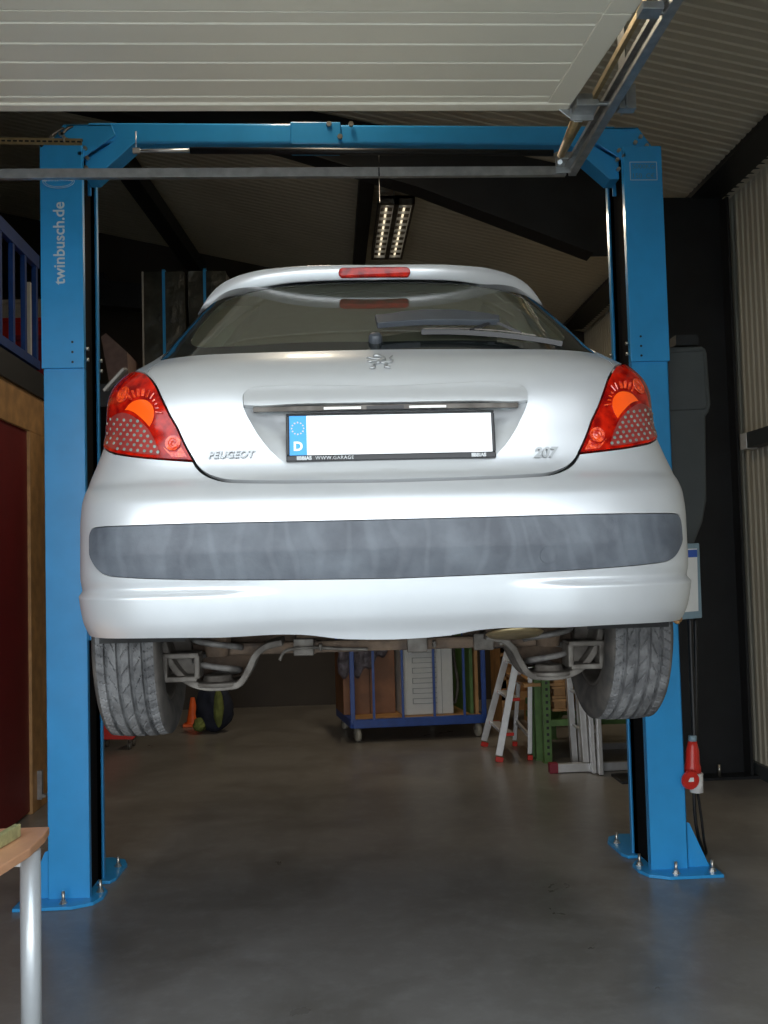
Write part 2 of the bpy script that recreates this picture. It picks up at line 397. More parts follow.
def patch(outer, holes=(), g=(.02, .012), disp=None, depth=.012, map_=None, bm=None, step=.012, flange_holes=True, lip=.0015, base=0., ph=None):
    mp = map_ or S
    outer = resamp(outer, step); holes = [resamp(h, step) for h in holes]
    SEG = {}
    for lp in [outer] + holes:
        for i in range(len(lp)):
            a_, b_ = V(lp[i]), V(lp[(i + 1) % len(lp)]); mm_ = (a_ + b_) / 2; SEG.setdefault((int(mm_.x // .06), int(mm_.y // .06)), []).append((a_, b_))
    pts = []; edges = []
    for lp in [outer] + holes:
        b0 = len(pts); pts += [V(p) for p in lp]; edges += [(b0 + i, b0 + (i + 1) % len(lp)) for i in range(len(lp))]
    nb = len(pts)
    cells = {}
    for p in pts: cells.setdefault((int(p.x // .03), int(p.y // .03)), []).append(p)
    xs = [p[0] for p in outer]; ys = [p[1] for p in outer]
    j = 0; y = min(ys) + g[1] * .5 if ph is None else ph - math.floor((ph - min(ys)) / g[1]) * g[1]
    rd = min(g) * .55
    while y < max(ys):
        x = min(xs) + g[0] * .5
        while x < max(xs):
            q = (x, y)
            if inside(q, outer) and not any(inside(q, h) for h in holes):
                ok = True; cx_, cy_ = int(x // .06), int(y // .06); Q_ = V(q)
                for a in (-1, 0, 1):
                    for b in (-1, 0, 1):
                        for p, p2 in SEG.get((cx_ + a, cy_ + b), ()):
                            e_ = p2 - p; t_ = max(0, min(1, (Q_ - p).dot(e_) / e_.length_squared))
                            if (p + e_ * t_ - Q_).length_squared < rd * rd: ok = False
                if ok: pts.append(V(q))
            x += g[0]
        y += g[1]; j += 1
    vs, es, fs, ov, oe, of = delaunay_2d_cdt(pts, edges, [], 0, 1e-6)
    bm = bm or B()
    verts = []
    for v in vs: verts.append(bm.verts.new(mp(v.x, v.y, base + (disp(v.x, v.y) if disp else 0.))))
    fcs = []
    for f in fs:
        c = sum((vs[i] for i in f), V((0, 0))) / len(f)
        if not inside(c, outer) or any(inside(c, h) for h in holes): continue
        if len(f) == 3 and all(i < nb for i in f):
            e1_, e2_, e3_ = vs[f[1]] - vs[f[0]], vs[f[2]] - vs[f[0]], vs[f[2]] - vs[f[1]]
            if abs(e1_.x * e2_.y - e1_.y * e2_.x) / max(e1_.length, e2_.length, e3_.length) < .0006: continue
        try: fc = bm.faces.new([verts[i] for i in f])
        except ValueError: continue
        fc.smooth = True; fcs.append(fc)
    bm.normal_update()
    # flange round the boundary: turned inwards
    if depth:
        bes = [e for e in {e for f in fcs for e in f.edges} if len(e.link_faces) == 1]
        orig = {}
        for i, v in enumerate(verts): orig[v] = i
        low = {}
        for e in bes:
            if flange_holes is not True:
                ia_, ib_ = orig[e.verts[0]], orig[e.verts[1]]
                if ia_ < nb and ia_ >= len(outer) and (vs[ia_].y + vs[ib_].y) / 2 < flange_holes: e.smooth = False; continue
            e.smooth = False
            a, b = e.verts
            for v in (a, b):
                if v not in low:
                    q = vs[orig[v]]; low[v] = bm.verts.new(mp(q.x, q.y, base + (disp(q.x, q.y) if disp else 0.) - depth))
            f0 = e.link_faces[0]; L = [v for v in f0.verts]
            ia = L.index(a)
            if L[(ia + 1) % len(L)] == b: bm.faces.new((b, a, low[a], low[b]))
            else: bm.faces.new((a, b, low[b], low[a]))
    for v in [v for v in bm.verts if not v.link_faces]: bm.verts.remove(v)
    WN.add(id(bm))
    return bm
def cobj(name, bm, m, parent, **k):
    """object whose normals are already right"""
    me_faces = bm
    return obj(name, bm, m, parent, **k)

car = root('car', (CX, 4.44, 1.09), 'silver five-seat hatchback with red tail lamps raised on the blue lift', 'car')
GAP = .0025
# ---- outlines traced on the left half, mirrored
tg_bot = [px2(391, 479), px2(300, 480), px2(252, 480), px2(227, 479), px2(213, 475.5), px2(204, 471), px2(197, 464), px2(194.5, 459.5)]
lampin = [(194.5, 459.5), (184.5, 441.5), (172, 417), (160, 392), (153.5, 380.5), (147, 374)]
g_bot = [px2(391, 349.5), px2(300, 351.5), px2(223, 354), (px2(181.7, 357)), px2(160.5, 360.5)]
zgc = px2(160.5, 360.5)
tail_out = mirror(crv(tg_bot, 6)[:-1] + pxc(lampin, 5) + [((px2(147, 374)[0] + zgc[0]) / 2, 2.163)] + list(reversed(crv(g_bot, 5))))
# recess and handle
hb_top = [(391, 386), (300, 385), (262, 386.5), (250, 388.5), (243.5, 394), (242.8, 401)]
hb_bot = [(243.5, 408), (262, 409), (300, 407), (391, 405.5)]
rc_side = [(243.5, 408), (248, 418), (256, 432), (267, 447), (277, 457), (286, 464)]
rc_bot = [(286, 464), (320, 466.5), (391, 468)]
hole = mirror(pxc(hb_top, 6) + pxc(rc_side, 4)[:-1] + pxc(rc_bot, 4))
ztop = px2(391, 405)[1]; zbot = px2(391, 468)[1]
recs = resamp(pxc(rc_side, 4), .01, False) + resamp(pxc(rc_bot, 4), .01, False)
recs_b = recs + [(-a, b) for a, b in recs]
def rdisp(s, z):
    d = min(((s - a) ** 2 + (z - b) ** 2) for a, b in recs_b) ** .5
    return -.034 * min(1, d / .055) ** .75 * min(1, max(0, (z - zbot) / (ztop - zbot) * 1.15)) ** 1.1
t = patch(tail_out, [hole], g=(.016, .010), flange_holes=ztop - .006)
rec_out = mirror(pxc([(391, 402), (300, 403.5), (262, 405), (243.5, 406)], 4)[:-1] + pxc(rc_side, 4)[:-1] + pxc(rc_bot, 4))
zb2 = px2(391, 468)[1]
t = patch([(-.34, zb2 - .012), (.34, zb2 - .012), (.34, zb2 + .004), (-.34, zb2 + .004)], g=(.03, .01), depth=0, base=-.0013, bm=t)
t = patch(rec_out, g=(.014, .008), disp=rdisp, depth=0, bm=t)
KEEP.add(id(t))
tailgate = obj('tailgate', t, 'paint', car)
hb_out = shrink(mirror(pxc(hb_top, 6) + pxc(hb_bot, 4)), .0036)
def hdisp(s, z):
    return .006 + .010 * sm((ztop + .052 - z) / .05)
b = patch(hb_out, g=(.014, .006), disp=hdisp, depth=.045); KEEP.add(id(b))
obj('tailgate_handle', b, 'paint', tailgate)
# strip under the handle, toned grey-brown for its shade, with two number plate lamps
b = B()
for a0, a1 in ((-.36, .36),):
    pts = [S(a0 + (a1 - a0) * i / 30, ztop - .004, -.004) for i in range(31)]
    for p, q in zip(pts, pts[1:]): bar(b, p, q, .012, .012)
obj('handle_underside', b, 'greymetal', tailgate)
for sx in (-.17, .06):
    b = B(); pts = [S(sx + .10 * i / 6, ztop - .0075, .0045) for i in range(7)]
    for p, q in zip(pts, pts[1:]): bar(b, p, q, .008, .006)
    obj('plate_lamp', b, 'tube', tailgate)
b = B(); pts = [S(-.055 + .10 * i / 6, ztop - .0075, .0045) for i in range(7)]
for p, q in zip(pts, pts[1:]): bar(b, p, q, .010, .008)
obj('release_switch', b, 'black', tailgate)

# ---- rear bumper 
bt = [px2(391, 482.5), px2(300, 483.5), px2(252, 483.5), px2(227, 482.5), px2(212, 479), px2(202, 474), px2(195.5, 467.5), px2(192.5, 462.5)]
lb = [(192.5, 462.5), (152, 459.5), (129, 457.0), (114, 454.5)]
lbz = px2(114, 454.5)
side_top = [lbz, (.948, 1.947), (.993, 1.967), (1.025, 1.992), (1.06, 1.997), (sY(2.92, 1.995), 1.995)]
AY, AZ, AR = 3.10, 1.40, .352
def arch(th, cy=AY): z = AZ + AR * math.sin(th); Y = cy - AR * math.cos(th); return (sY(Y, z), z)
bsm = [(sY(2.92, 1.995), 1.995), (sY(2.90, 1.85), 1.85), (sY(2.86, 1.70), 1.70)]
th1 = math.asin((1.655 - AZ) / AR)
arc = [arch(th1 * (1 - i / 10) + math.radians(4) * (i / 10)) for i in range(11)]
bb = [arc[-1], (.97, 1.432), (.90, 1.432)] + [px2(153, 634.5), px2(237, 634.5), px2(290, 634.5), px2(312, 635.5), px2(337, 638.5), px2(360, 639.5), px2(391, 639.5)]
bump_out = crv(bt, 5)[:-1] + pxc(lb, 4)[:-1] + crv(side_top, 4)[:-1] + bsm + arc[:-1] + crv(bb, 5)
bump_out = mirror(bump_out)
st = [(391, 519), (300, 521), (200, 523), (130, 525.2), (104, 526.2)]
st_side = [(104, 526.2), (93, 528), (89.6, 534), (90.5, 546), (93, 560), (99, 571), (108, 576), (118, 577.5)]
st_bot = [(118, 577.5), (160, 579.5), (250, 580.5), (391, 579)]
strip_out = mirror(pxc(st, 5)[:-1] + pxc(st_side, 5)[:-1] + pxc(st_bot, 5))
def bdisp(s, z):
    a = sm((abs(s) - .26) / .2) * (1 - .75 * sm((abs(s) - .72) / .26)); zl = 1.532
    if z < zl: d = .015 * a * sm((z - 1.40) / .06 + .3)
    else: d = a * (.015 * (1 - sm((z - zl) / .012)) - .006 * sm((z - zl) / .012) * (1 - sm((z - zl - .012) / .03)))
    return d
b = patch(bump_out, [strip_out], g=(.020, .0065), disp=bdisp, depth=.02, step=.012, ph=1.532); KEEP.add(id(b))
bumper = obj('rear_bumper', b, 'paint_dirty', car)
smid = px2(391, 547)[1]
def sdisp(s, z):
    return .010 * (1 - min(1, abs(z - smid) / .07)) - .001
b = patch(shrink(strip_out, .0022), g=(.02, .008), disp=sdisp, depth=.02); KEEP.add(id(b))
strip = obj('bumper_strip', b, 'strip', car, label='scuffed dark plastic strip')
sc_, zc_ = px2(547.5, 555)
b = patch([(sc_ + .0205 * math.cos(2 * PI * i / 32), zc_ + .0205 * math.sin(2 * PI * i / 32)) for i in range(32)], g=(.01, .01), disp=sdisp, depth=.004, base=.0025); KEEP.add(id(b))
obj('tow_eye_cover', b, 'strip', strip)
# bumper underside lip (turned inwards and scraped at the right corner)
b = B(); n = 90
for k in range(n):
    s0_ = -.97 + 1.94 * k / n; s1_ = -.97 + 1.94 * (k + 1) / n
    def zb_(s):
        z = 1.432 - .0 + (-.018) * (1 - sm((abs(s) - .05) / .20)); return z
    v = [b.verts.new(p) for p in (S(s0_, zb_(s0_), -.003), S(s1_, zb_(s1_), -.003), S(s1_, zb_(s1_) + .012, -.075), S(s0_, zb_(s0_) + .012, -.075))]
    b.faces.new(v).smooth = True
bmesh.ops.remove_doubles(b, verts=b.verts, dist=1e-5)
obj('bumper_underside', b, 'rust', bumper)
b = B(); random.seed(3)
for k in range(26):
    s_ = .80 + .155 * random.random(); p = S(s_, 1.424 + .012 * random.random(), .004)
    lathe(b, [(0, -.006), (.006 + .005 * random.random(), -.002), (.004, .004), (0, .006)], p, (random.random(), random.random(), .4), 6)
obj('scraped_corner', b, 'wood', bumper, label='scraped flaking lower right corner')

# ---- tail lamps (mirrored pair)
l_top = [(147, 374), (140, 372.6), (132, 373), (124, 378)]
zA = px2(124, 378)
lo = [zA, (.93, 2.115), (.985, 2.075), (1.02, 2.03), (1.02, 2.0), (.99, 1.972), (.945, 1.951), lbz]
lamp_in = shrink_in = pxc([(192, 460.2), (182.5, 442), (170, 417.5), (158, 392.5), (151.5, 381.5), (145.5, 375.2)], 5)
lamp_out = lamp_in[:-1] + pxc([(145.5, 375.2), (139, 373.6), (132, 374), (124, 379)], 4)[:-1] + crv([px2(124, 379)] + lo[1:-1] + [px2(114, 452.7)], 4)[:-1] + pxc([(114, 452.7), (129, 455.2), (152, 457.8), (192, 460.2)], 4)[:-1]
def blob(cx_, cy_, rx, ry, n=28, ang=0):
    out = []
    for i in range(n):
        t_ = 2 * PI * i / n; a = rx * math.cos(t_); c = ry * math.sin(t_)
        out.append(px2(cx_ + a * math.cos(ang) - c * math.sin(ang), cy_ + a * math.sin(ang) + c * math.cos(ang)))
    return out
dots_out = pxc([(106.8, 430), (109, 424), (115, 416.5), (124, 413.2), (134, 416.5), (145, 425), (153, 436), (158, 447), (160.5, 455.5)], 5)[:-1] + pxc([(160.5, 455.5), (146, 454.8), (129, 452.3), (114, 449.5)], 4)[:-1] + crv([px2(114, 449.5), (.93, 1.957), (.96, 1.975), (.975, 1.99), (.975, 2.003), px2(106.8, 430)], 4)[:-1]
orange_out = pxc([(126.5, 410.5), (132, 404), (139, 400.8), (147, 401), (153, 406), (155, 413.5), (153.5, 421), (150.3, 427)], 5)[:-1] + pxc([(150.3, 427), (145, 421), (137, 414), (131, 411), (126.5, 410.5)], 4)[:-1]
def sgn(out, sg): return [(sg * a, b) for a, b in out]
def grow(s, z): return 0.0
for sg in (-1, 1):
    dd = .011
    b = patch(sgn(lamp_out, sg), g=(.012, .010), depth=.018, base=.004); KEEP.add(id(b))
    if sg < 0: pass
    lamp = obj('tail_lamp', b, 'redlens', car)
    b = patch(sgn(orange_out, sg), g=(.01, .008), depth=.003, base=.0062); KEEP.add(id(b))
    obj('turn_signal', b, 'orangelens', lamp)
    b = patch(sgn(dots_out, sg), g=(.01, .008), depth=.003, base=.0058); KEEP.add(id(b))
    dl = obj('reverse_lens', b, 'dotlens', lamp)
    b = B(); k = 0
    for row in range(8):
        for col in range(9):
            x = 106 + col * 6.6 + (3.3 if row % 2 else 0); y = 419 + row * 4.9 + (col * .55)
            q = px2(x, y)
            if inside(q, shrink(dots_out, .006)) or inside(q, shrink(dots_out, -.006)) and inside(q, dots_out) and q[0] < .9:
                c = S(sg * q[0], q[1], .0068); nn = Nrm(sg * q[0], q[1])
                cyl(b, c - nn * .002, c + nn * .0006, .0041, 10)
    obj('reflector_dots', b, 'dot', dl)
    for (cx_, cy_, r_) in ((124.5, 395.5, 8.5), (173.5, 443.5, 7.5)):
        q0 = px2(cx_, cy_); b = B(); c0 = S(sg * q0[0], q0[1], .006); nn = Nrm(sg * q0[0], q0[1])
        R0 = r_ * 2.7 / F
        lathe(b, [(R0 * 1.02, -.001), (R0, .0012), (R0 * .62, .0006), (R0 * .45, .0016), (R0 * .28, .001), (0, .003)], c0, nn, 20, smooth=False)
        obj('bulb_reflector', b, 'flare', lamp)
    # faceted flares fanned round the signal and down to the inner point
    b = B(); random.seed(11)
    for i in range(10):
        a = math.radians(-128 + i * 15); c_ = (142, 411)
        p1 = px2(c_[0] + 15.0 * math.cos(a), c_[1] + 14 * math.sin(a)); p2 = px2(c_[0] + 21.5 * math.cos(a), c_[1] + 21 * math.sin(a))
        if not inside(p2, shrink(lamp_out, .006)): p2 = px2(c_[0] + 18 * math.cos(a), c_[1] + 17.5 * math.sin(a))
        if not (inside(p2, shrink(lamp_out, .003)) or inside(p2, shrink(lamp_out, -.003))): continue
        bar(b, S(sg * p1[0], p1[1], .0055), S(sg * p2[0], p2[1], .0055), .0075, .003)
    obj('reflector_fan', b, 'flare', lamp)
    fl = pxc([(158, 436), (163, 444), (168, 452), (172, 457.2)], 4)[:-1] + pxc([(172, 457.2), (188.5, 458.6)], 2)[:-1] + pxc([(188.5, 458.6), (180.5, 446), (176, 452), (170, 450), (166, 440), (168, 434)], 4)
    fl = fl[:-1] + [px2(168, 434), px2(163, 431)]
    b = patch(sgn(pxc([(163, 446.5), (168, 453), (172, 457.2), (188, 458.4), (181.5, 447.5), (177, 453), (170, 453)], 1), sg), g=(.008, .006), depth=.003, base=.0055, step=.006); KEEP.add(id(b))
    obj('lower_reflector', b, 'flare', lamp)

# ---- rear screen
sg_ = px2(160.5, 359.5)
gl_side = [px2(160.5, 359.8), px2(165, 350), px2(174, 337), px2(187, 323), px2(201, 308), px2(208, 300)]
gl_top_z = 2.472
gout = crv([px2(391, 348.6), px2(300, 350.6), px2(223, 353), px2(181.7, 356), px2(160.8, 359.6)], 5)[:-1] + crv(gl_side + [(.93, 2.44)], 4)[:-1] + [(.90, gl_top_z), (.5, gl_top_z + .006), (0, gl_top_z + .008)]
gout = mirror(gout)
gclear = pxc([(391, 340.5), (300, 341.5), (240, 345), (205, 346.5)], 5)[:-1] + pxc([(205, 346.5), (194, 345), (190.5, 340), (195, 330), (206, 317), (219, 303.5), (228, 298.5)], 5)[:-1] + [px2(228, 298.5), px2(250, 291), px2(280, 285.5), px2(330, 282), px2(391, 281)]
gclear = mirror(gclear)
b = patch(gout, [gclear], g=(.03, .02), depth=.004, base=-.003); KEEP.add(id(b))
screen = obj('rear_screen_border', b, 'blackgloss', car)
b = patch(gclear, g=(.05, .03), depth=0, base=-.004); KEEP.add(id(b))
obj('rear_window', b, 'glass', screen, label='dark tinted rear window')

# ---- side panels, glass and front
def sidepoly(sg):
    # body side between the rear seams and the nose, wheel arches cut
    rear = [lbz, (.97, 1.945), (1.02, 1.956), (1.045, 1.985), (1.03, 2.03), (.995, 2.078), (.94, 2.120), (px2(123, 377)[0], px2(123, 377)[1] + .003)]
    o = [(sY(2.925, 1.999), 1.999)] + [(1.06, 2.001), (1.028, 2.003), (1.026, 2.033), (.995, 2.08), (.935, 2.124), px2(123.5, 376)] + [px2(132, 371.8), px2(140, 371.4), px2(146, 373)] + [((px2(147, 374)[0] + zgc[0]) / 2 + .004, 2.165), (zgc[0] + .004, zgc[1] + .002)]
    gs = [(a + .006, b_) for a, b_ in crv(gl_side[1:], 4)]
    o += gs + [(.99, 2.46), (1.2, 2.46), (sY(4.3, 2.46), 2.46)]
    for z in (2.42, 2.34, 2.26, 2.18, 2.13): o.append((sY(Y1(z) - .03, z), z))
    o += [(4.45, 2.09), (4.7, 2.06), (4.8, 1.98)]
    o += [(4.6, 1.85), (4.55, 1.7), (4.5, 1.5), (4.4, 1.44)]
    FY = 5.64
    o += [(sY(FY - AR * math.cos(PI - t_), AZ + AR * math.sin(t_)), AZ + AR * math.sin(t_)) for t_ in [math.radians(8 + 164 * i / 20) for i in range(21)]]
    o += [(sY(4.9, 1.40), 1.40), (sY(4.0, 1.39), 1.39)]
    o += [(sY(AY - AR * math.cos(PI - t_), AZ + AR * math.sin(t_)), AZ + AR * math.sin(t_)) for t_ in [math.radians(8 + (172 - 8 - math.degrees(th1) + 8) * i / 16) for i in range(17)] if not (AY - AR * math.cos(PI - t_) < 2.87)]
    o += [(sY(2.872, 1.70), 1.70), (sY(2.912, 1.85), 1.85)]
    # side glass openings
    h = []
    w1 = [(sY(3.28, 2.40), 2.40), (sY(3.05, 2.22), 2.22), (sY(3.08, 2.16), 2.16), (sY(3.5, 2.13), 2.13), (sY(3.92, 2.12), 2.12), (sY(3.9, 2.42), 2.42)]
    w2 = [(sY(3.98, 2.42), 2.42), (sY(4.0, 2.12), 2.12), (sY(4.85, 2.12), 2.12), (sY(4.88, 2.15), 2.15), (sY(4.35, 2.42), 2.42)]
    return sgn(o, sg), [sgn(w1, sg), sgn(w2, sg)]
for sg in (-1, 1):
    o_, h_ = sidepoly(sg)
    b = patch(o_, h_, g=(.06, .03), depth=.012, step=.02); KEEP.add(id(b))
    sp = obj('side_panel', b, 'paint', car)
    for hh in h_:
        b = patch(hh, g=(.08, .05), depth=0, base=-.006); KEEP.add(id(b))
        obj('side_window', b, 'glass', sp)
    # door mirror
    b = B(); c = S(sg * sY(4.86, 2.14), 2.14, .12)
    lathe(b, [(0, -.05), (.05, -.045), (.085, -.01), (.09, .03), (.088, .06), (0, .062)], c, (0, -1, 0), 20)
    bar(b, c - V((sg * .14, 0, .05)), c - V((sg * .04, 0, .03)), .05, .03)
    obj('door_mirror', b, 'paint', car, smooth=False)
# nose, bonnet and windscreen
b = patch([(4.42, 1.42), (4.52, 1.5), (4.57, 1.7), (4.62, 1.85), (5.3, 1.85), (5.98, 1.85), (6.03, 1.7), (6.08, 1.5), (6.18, 1.42)], g=(.08, .04), depth=.01, map_=lambda s, z, d=0: S(s if s <= 5.3 else s, z, d) if s <= 5.3 else V((2 * CX - S(10.6 - s, z, d).x, S(10.6 - s, z, d).y, z)))
KEEP.add(id(b)); obj('front_bumper', b, 'paint', car)
b = patch([(4.62, 1.855), (4.82, 1.98), (4.72, 2.06), (4.47, 2.095), (5.3, 2.125), (6.13, 2.095), (5.88, 2.06), (5.78, 1.98), (5.98, 1.855), (5.3, 1.855)], g=(.06, .012), depth=.01, step=.03, map_=lambda s, z, d=0: S(s, z, d) if s <= 5.3 else V((2 * CX - S(10.6 - s, z, d).x, S(10.6 - s, z, d).y, z)))
KEEP.add(id(b)); obj('bonnet', b, 'paint', car)
b = patch([(4.28, 2.135), (5.3, 2.135), (6.32, 2.135), (6.32, 2.45), (5.3, 2.455), (4.28, 2.45)], g=(.1, .05), depth=0, base=-.004, map_=lambda s, z, d=0: S(s, z, d) if s <= 5.3 else V((2 * CX - S(10.6 - s, z, d).x, S(10.6 - s, z, d).y, z)))
KEEP.add(id(b)); obj('windscreen', b, 'glass', car)
# ---- roof
b = B(); NX = 24; NY = 30; rows = []
for j in range(NY + 1):
    Y = 3.10 + (4.46 - 3.10) * j / NY; row = []
    wd = abs(S0(1, 2.46).x - CX) + (wm(2.46) - ww(2.46)) * sm((Y - Y0(2.46)) / .9) if Y > Y0(2.46) else ww(2.46)
    wd += .003
    fr = sm((Y - 3.10) / .45) * sm((4.50 - Y) / .45)
    for i in range(NX + 1):
        u = -1 + 2 * i / NX; row.append(b.verts.new((CX + u * wd, Y, 2.458 + (.03 + .05 * fr) * (1 - abs(u) ** 2.6))))
    rows.append(row)
for A, C in zip(rows, rows[1:]):
    for i in range(NX): b.faces.new((A[i], A[i + 1], C[i + 1], C[i])).smooth = True
obj('roof', b, 'paint', car)
# ---- spoiler
sp_top = [(391, 264.3), (340, 264.4), (300, 265.5), (268, 268.2), (244, 273.2), (228, 279.3), (216, 287.5), (207.5, 297.5), (202.2, 306.5)]
sp_bot = [(391, 279), (345, 279), (300, 281), (258, 287.5), (234, 295), (219, 302), (206, 307.5), (201.8, 308.5)]
def spz(tab):
    pts = []
    for px, py in tab:
        D = 2.98
        for _ in range(6):
            p = P(px, py, D); D = 2.980 + .13 * (abs(p.x - CX) / .53) ** 2.2
        pts.append((abs(p.x - CX), p.z))
    pts[0] = (0, pts[0][1]); return pchip(sorted(pts))
fT = spz(sp_top); fB = spz(sp_bot); XM = .553
b = B(); rows = []; NN = 72
for i in range(NN + 1):
    u = -1 + 2 * i / NN; u = math.copysign(abs(u) ** .8, u); x = u * XM; ax = abs(x)
    D = 2.980 + .13 * (ax / .53) ** 2.2; T = fT(ax); Bz = min(fB(ax), T - .002); h = T - Bz
    roofz = 2.458 + .03 * (1 - min(1, ax / .50) ** 2.6)
    tz = T + .012 * min(1, h / .03)
    prof = [(D + .09, min(Bz + .026, T + .02)), (D + .016, Bz + .001), (D + .0105, Bz + .1 * h), (D + .005, Bz + .5 * h), (D, Bz + .93 * h), (D + .004, T - .001), (D + .04, T + .004 * min(1, h / .03)), (D + .12, tz * .6 + roofz * .4), (D + .22, roofz + .002), (D + .22, roofz - .01)]
    rows.append([b.verts.new((CX + x, y, z)) for y, z in prof])
for A, C in zip(rows, rows[1:]):
    for i in range(len(A) - 1): b.faces.new((A[i], A[i + 1], C[i + 1], C[i])).smooth = True
b.faces.new(rows[0]); b.faces.new(rows[-1])
spoiler = obj('roof_spoiler', b, 'paint', car)
b = B()
zl0 = (fT(0) + fB(0)) / 2 - .001
for i in range(25):
    pass
ring = []
hw, hh = .1095, .0148
out = []
for i in range(48):
    t_ = 2 * PI * i / 48; x = (hw - hh) * (1 if math.cos(t_) > 0 else -1) + hh * math.cos(t_) if abs(math.cos(t_)) > 1e-6 else 0; out.append((x, hh * math.sin(t_)))
def slab(bm, out, dep, edge=.003):
    lv = []
    for k_, (off, sc) in enumerate(((.02, 1), (-.004, 1), (-.007, .86))):
        lv.append([bm.verts.new((CX + (x if sc == 1 else x * .985), 2.981 + .13 * (abs(x) / .53) ** 2.2 + off, zl0 + z * sc)) for x, z in out])
    for A, C in zip(lv, lv[1:]):
        for i in range(len(A)): bm.faces.new((A[i], A[(i + 1) % len(A)], C[(i + 1) % len(A)], C[i])).smooth = True
    bm.faces.new(lv[-1])
slab(b, out, .01)
obj('brake_lamp', b, 'redlens', spoiler)
# ---- wiper
def G(px, py, d): s_, z_ = px2(px, py); return S((1 if px > 391 else -1) * s_, z_, d)
b = B()
a0 = G(388, 334, .03)
lathe(b, [(.020, -.03), (.019, -.005), (.014, .004), (0, .006)], G(387, 340, .015), Nrm(0, 2.2), 18)
wp = []
for (px, py, w_) in ((384, 331.5, 4.6), (392, 330, 4.8), (404, 328.5, 5.4), (425, 327, 5.8), (455, 327.2, 5.6), (480, 328.6, 4.4), (498, 330, 2.6)):
    wp.append((px, py, w_))
ra = []
for px, py, w_ in wp:
    up = G(px, py - w_, .034); lo_ = G(px, py + w_, .034); nn = Nrm(.1, 2.25)
    ra.append([b.verts.new(p) for p in (up - nn * .012, up + nn * .004, lo_ + nn * .006, lo_ - nn * .012)])
for A, C in zip(ra, ra[1:]):
    for i in range(4): b.faces.new((A[i], A[(i + 1) % 4], C[(i + 1) % 4], C[i]))
b.faces.new(ra[0]); b.faces.new(ra[-1])
M['wiper'] = mat('weathered_wiper_plastic', (.045, .052, .062), .45, noise=.1)
wiper = obj('rear_wiper', b, 'wiper', screen, bevel=.002)
b = B(); bl = cat([G(421, 337.6, .016), G(455, 337.6, .016), G(500, 340.5, .016), G(540, 345.5, .016), G(561, 349.5, .016)], 6)
for p, q in zip(bl, bl[1:]): bar(b, p, q, .006, .014)
bar(b, G(493, 331, .03), G(470, 337, .02), .008, .008); bar(b, G(493, 331, .03), G(520, 340, .02), .008, .008)
obj('wiper_blade', b, 'black', wiper)
b = B(); bl = cat([G(423, 336.0, .022), G(455, 335.8, .022), G(500, 338.2, .022), G(535, 343, .022)], 6)
for p, q in zip(bl, bl[1:]): bar(b, p, q, .003, .003)
obj('blade_spine', b, 'greymetal', wiper)

# ---- badges and plate
def surfm(px, py, d, slope=0):
    s_, z_ = px2(px, py); s_ = s_ * (1 if px > 391 else -1); n_ = Nrm(s_, z_); x_ = V((1, 0, slope)); x_ = (x_ - n_ * x_.dot(n_)).normalized()
    return mtx(S(s_, z_, d), x_, n_.cross(x_), n_)
def conform(txt, size, ext, px, py, lift_, **k): # raised letters follow the panel
    s_, z_ = px2(px, py); c0 = S((1 if px > 391 else -1) * s_, z_)
    bm_ = textbm(txt, size, ext, Matrix.Identity(4), **k)
    for v in bm_.verts:
        x, y, h = v.co; zz = c0.z + y; xx = c0.x + x - CX; ss = invX(abs(xx) / ww(zz)); v.co = S(math.copysign(ss, xx), zz, lift_ + ext + h)
    return bm_
b = conform('PEUGEOT', .0255, .002, 231, 455.3, .0045, bold=.0011, space=1.04, shear=.25)
obj('lettering', b, 'badge', tailgate, label='raised silver PEUGEOT lettering')
b = conform('207', .036, .002, 544, 453.5, .0045, bold=.0014, space=1.05, shear=.3)
obj('lettering', b, 'badge', tailgate, label='raised silver 207 lettering')
# rampant beast emblem built from tapered limbs
b = B(); em = surfm(388.5, 362.5, .003)
def limb(pts, r):
    q = [em @ V(((x + 2) * .0020, (y - 1) * .0016, 0)) for x, y in pts]
    r *= 1.35
    tube(b, cat(q, 4), r * .001, 8)
    for e in (q[0], q[-1]): lathe(b, [(0, -r * .001), (r * .0009, 0), (0, r * .001)], e, em.to_3x3() @ V((0, 0, 1)), 8)
limb([(-6, -2), (0, 4), (3, 9), (1, 14)], 4.6)           # trunk
limb([(1, 14), (-4, 19), (-9, 19.5)], 4.2)               # neck and head
limb([(0, 9), (-10, 11), (-17, 15), (-19, 12)], 1.9)     # upper foreleg
limb([(0, 6), (-9, 5), (-15, 2), (-18, 4)], 1.9)         # lower foreleg
limb([(-4, -1), (-11, -8), (-10, -15), (-16, -17)], 2.3) # hind leg
limb([(-1, 0), (6, -6), (4, -14), (10, -16)], 2.3)       # hind leg
limb([(2, 2), (11, -1), (15, 6), (11, 12), (15, 19)], 1.4)  # tail
obj('lion_emblem', b, 'badge', tailgate)
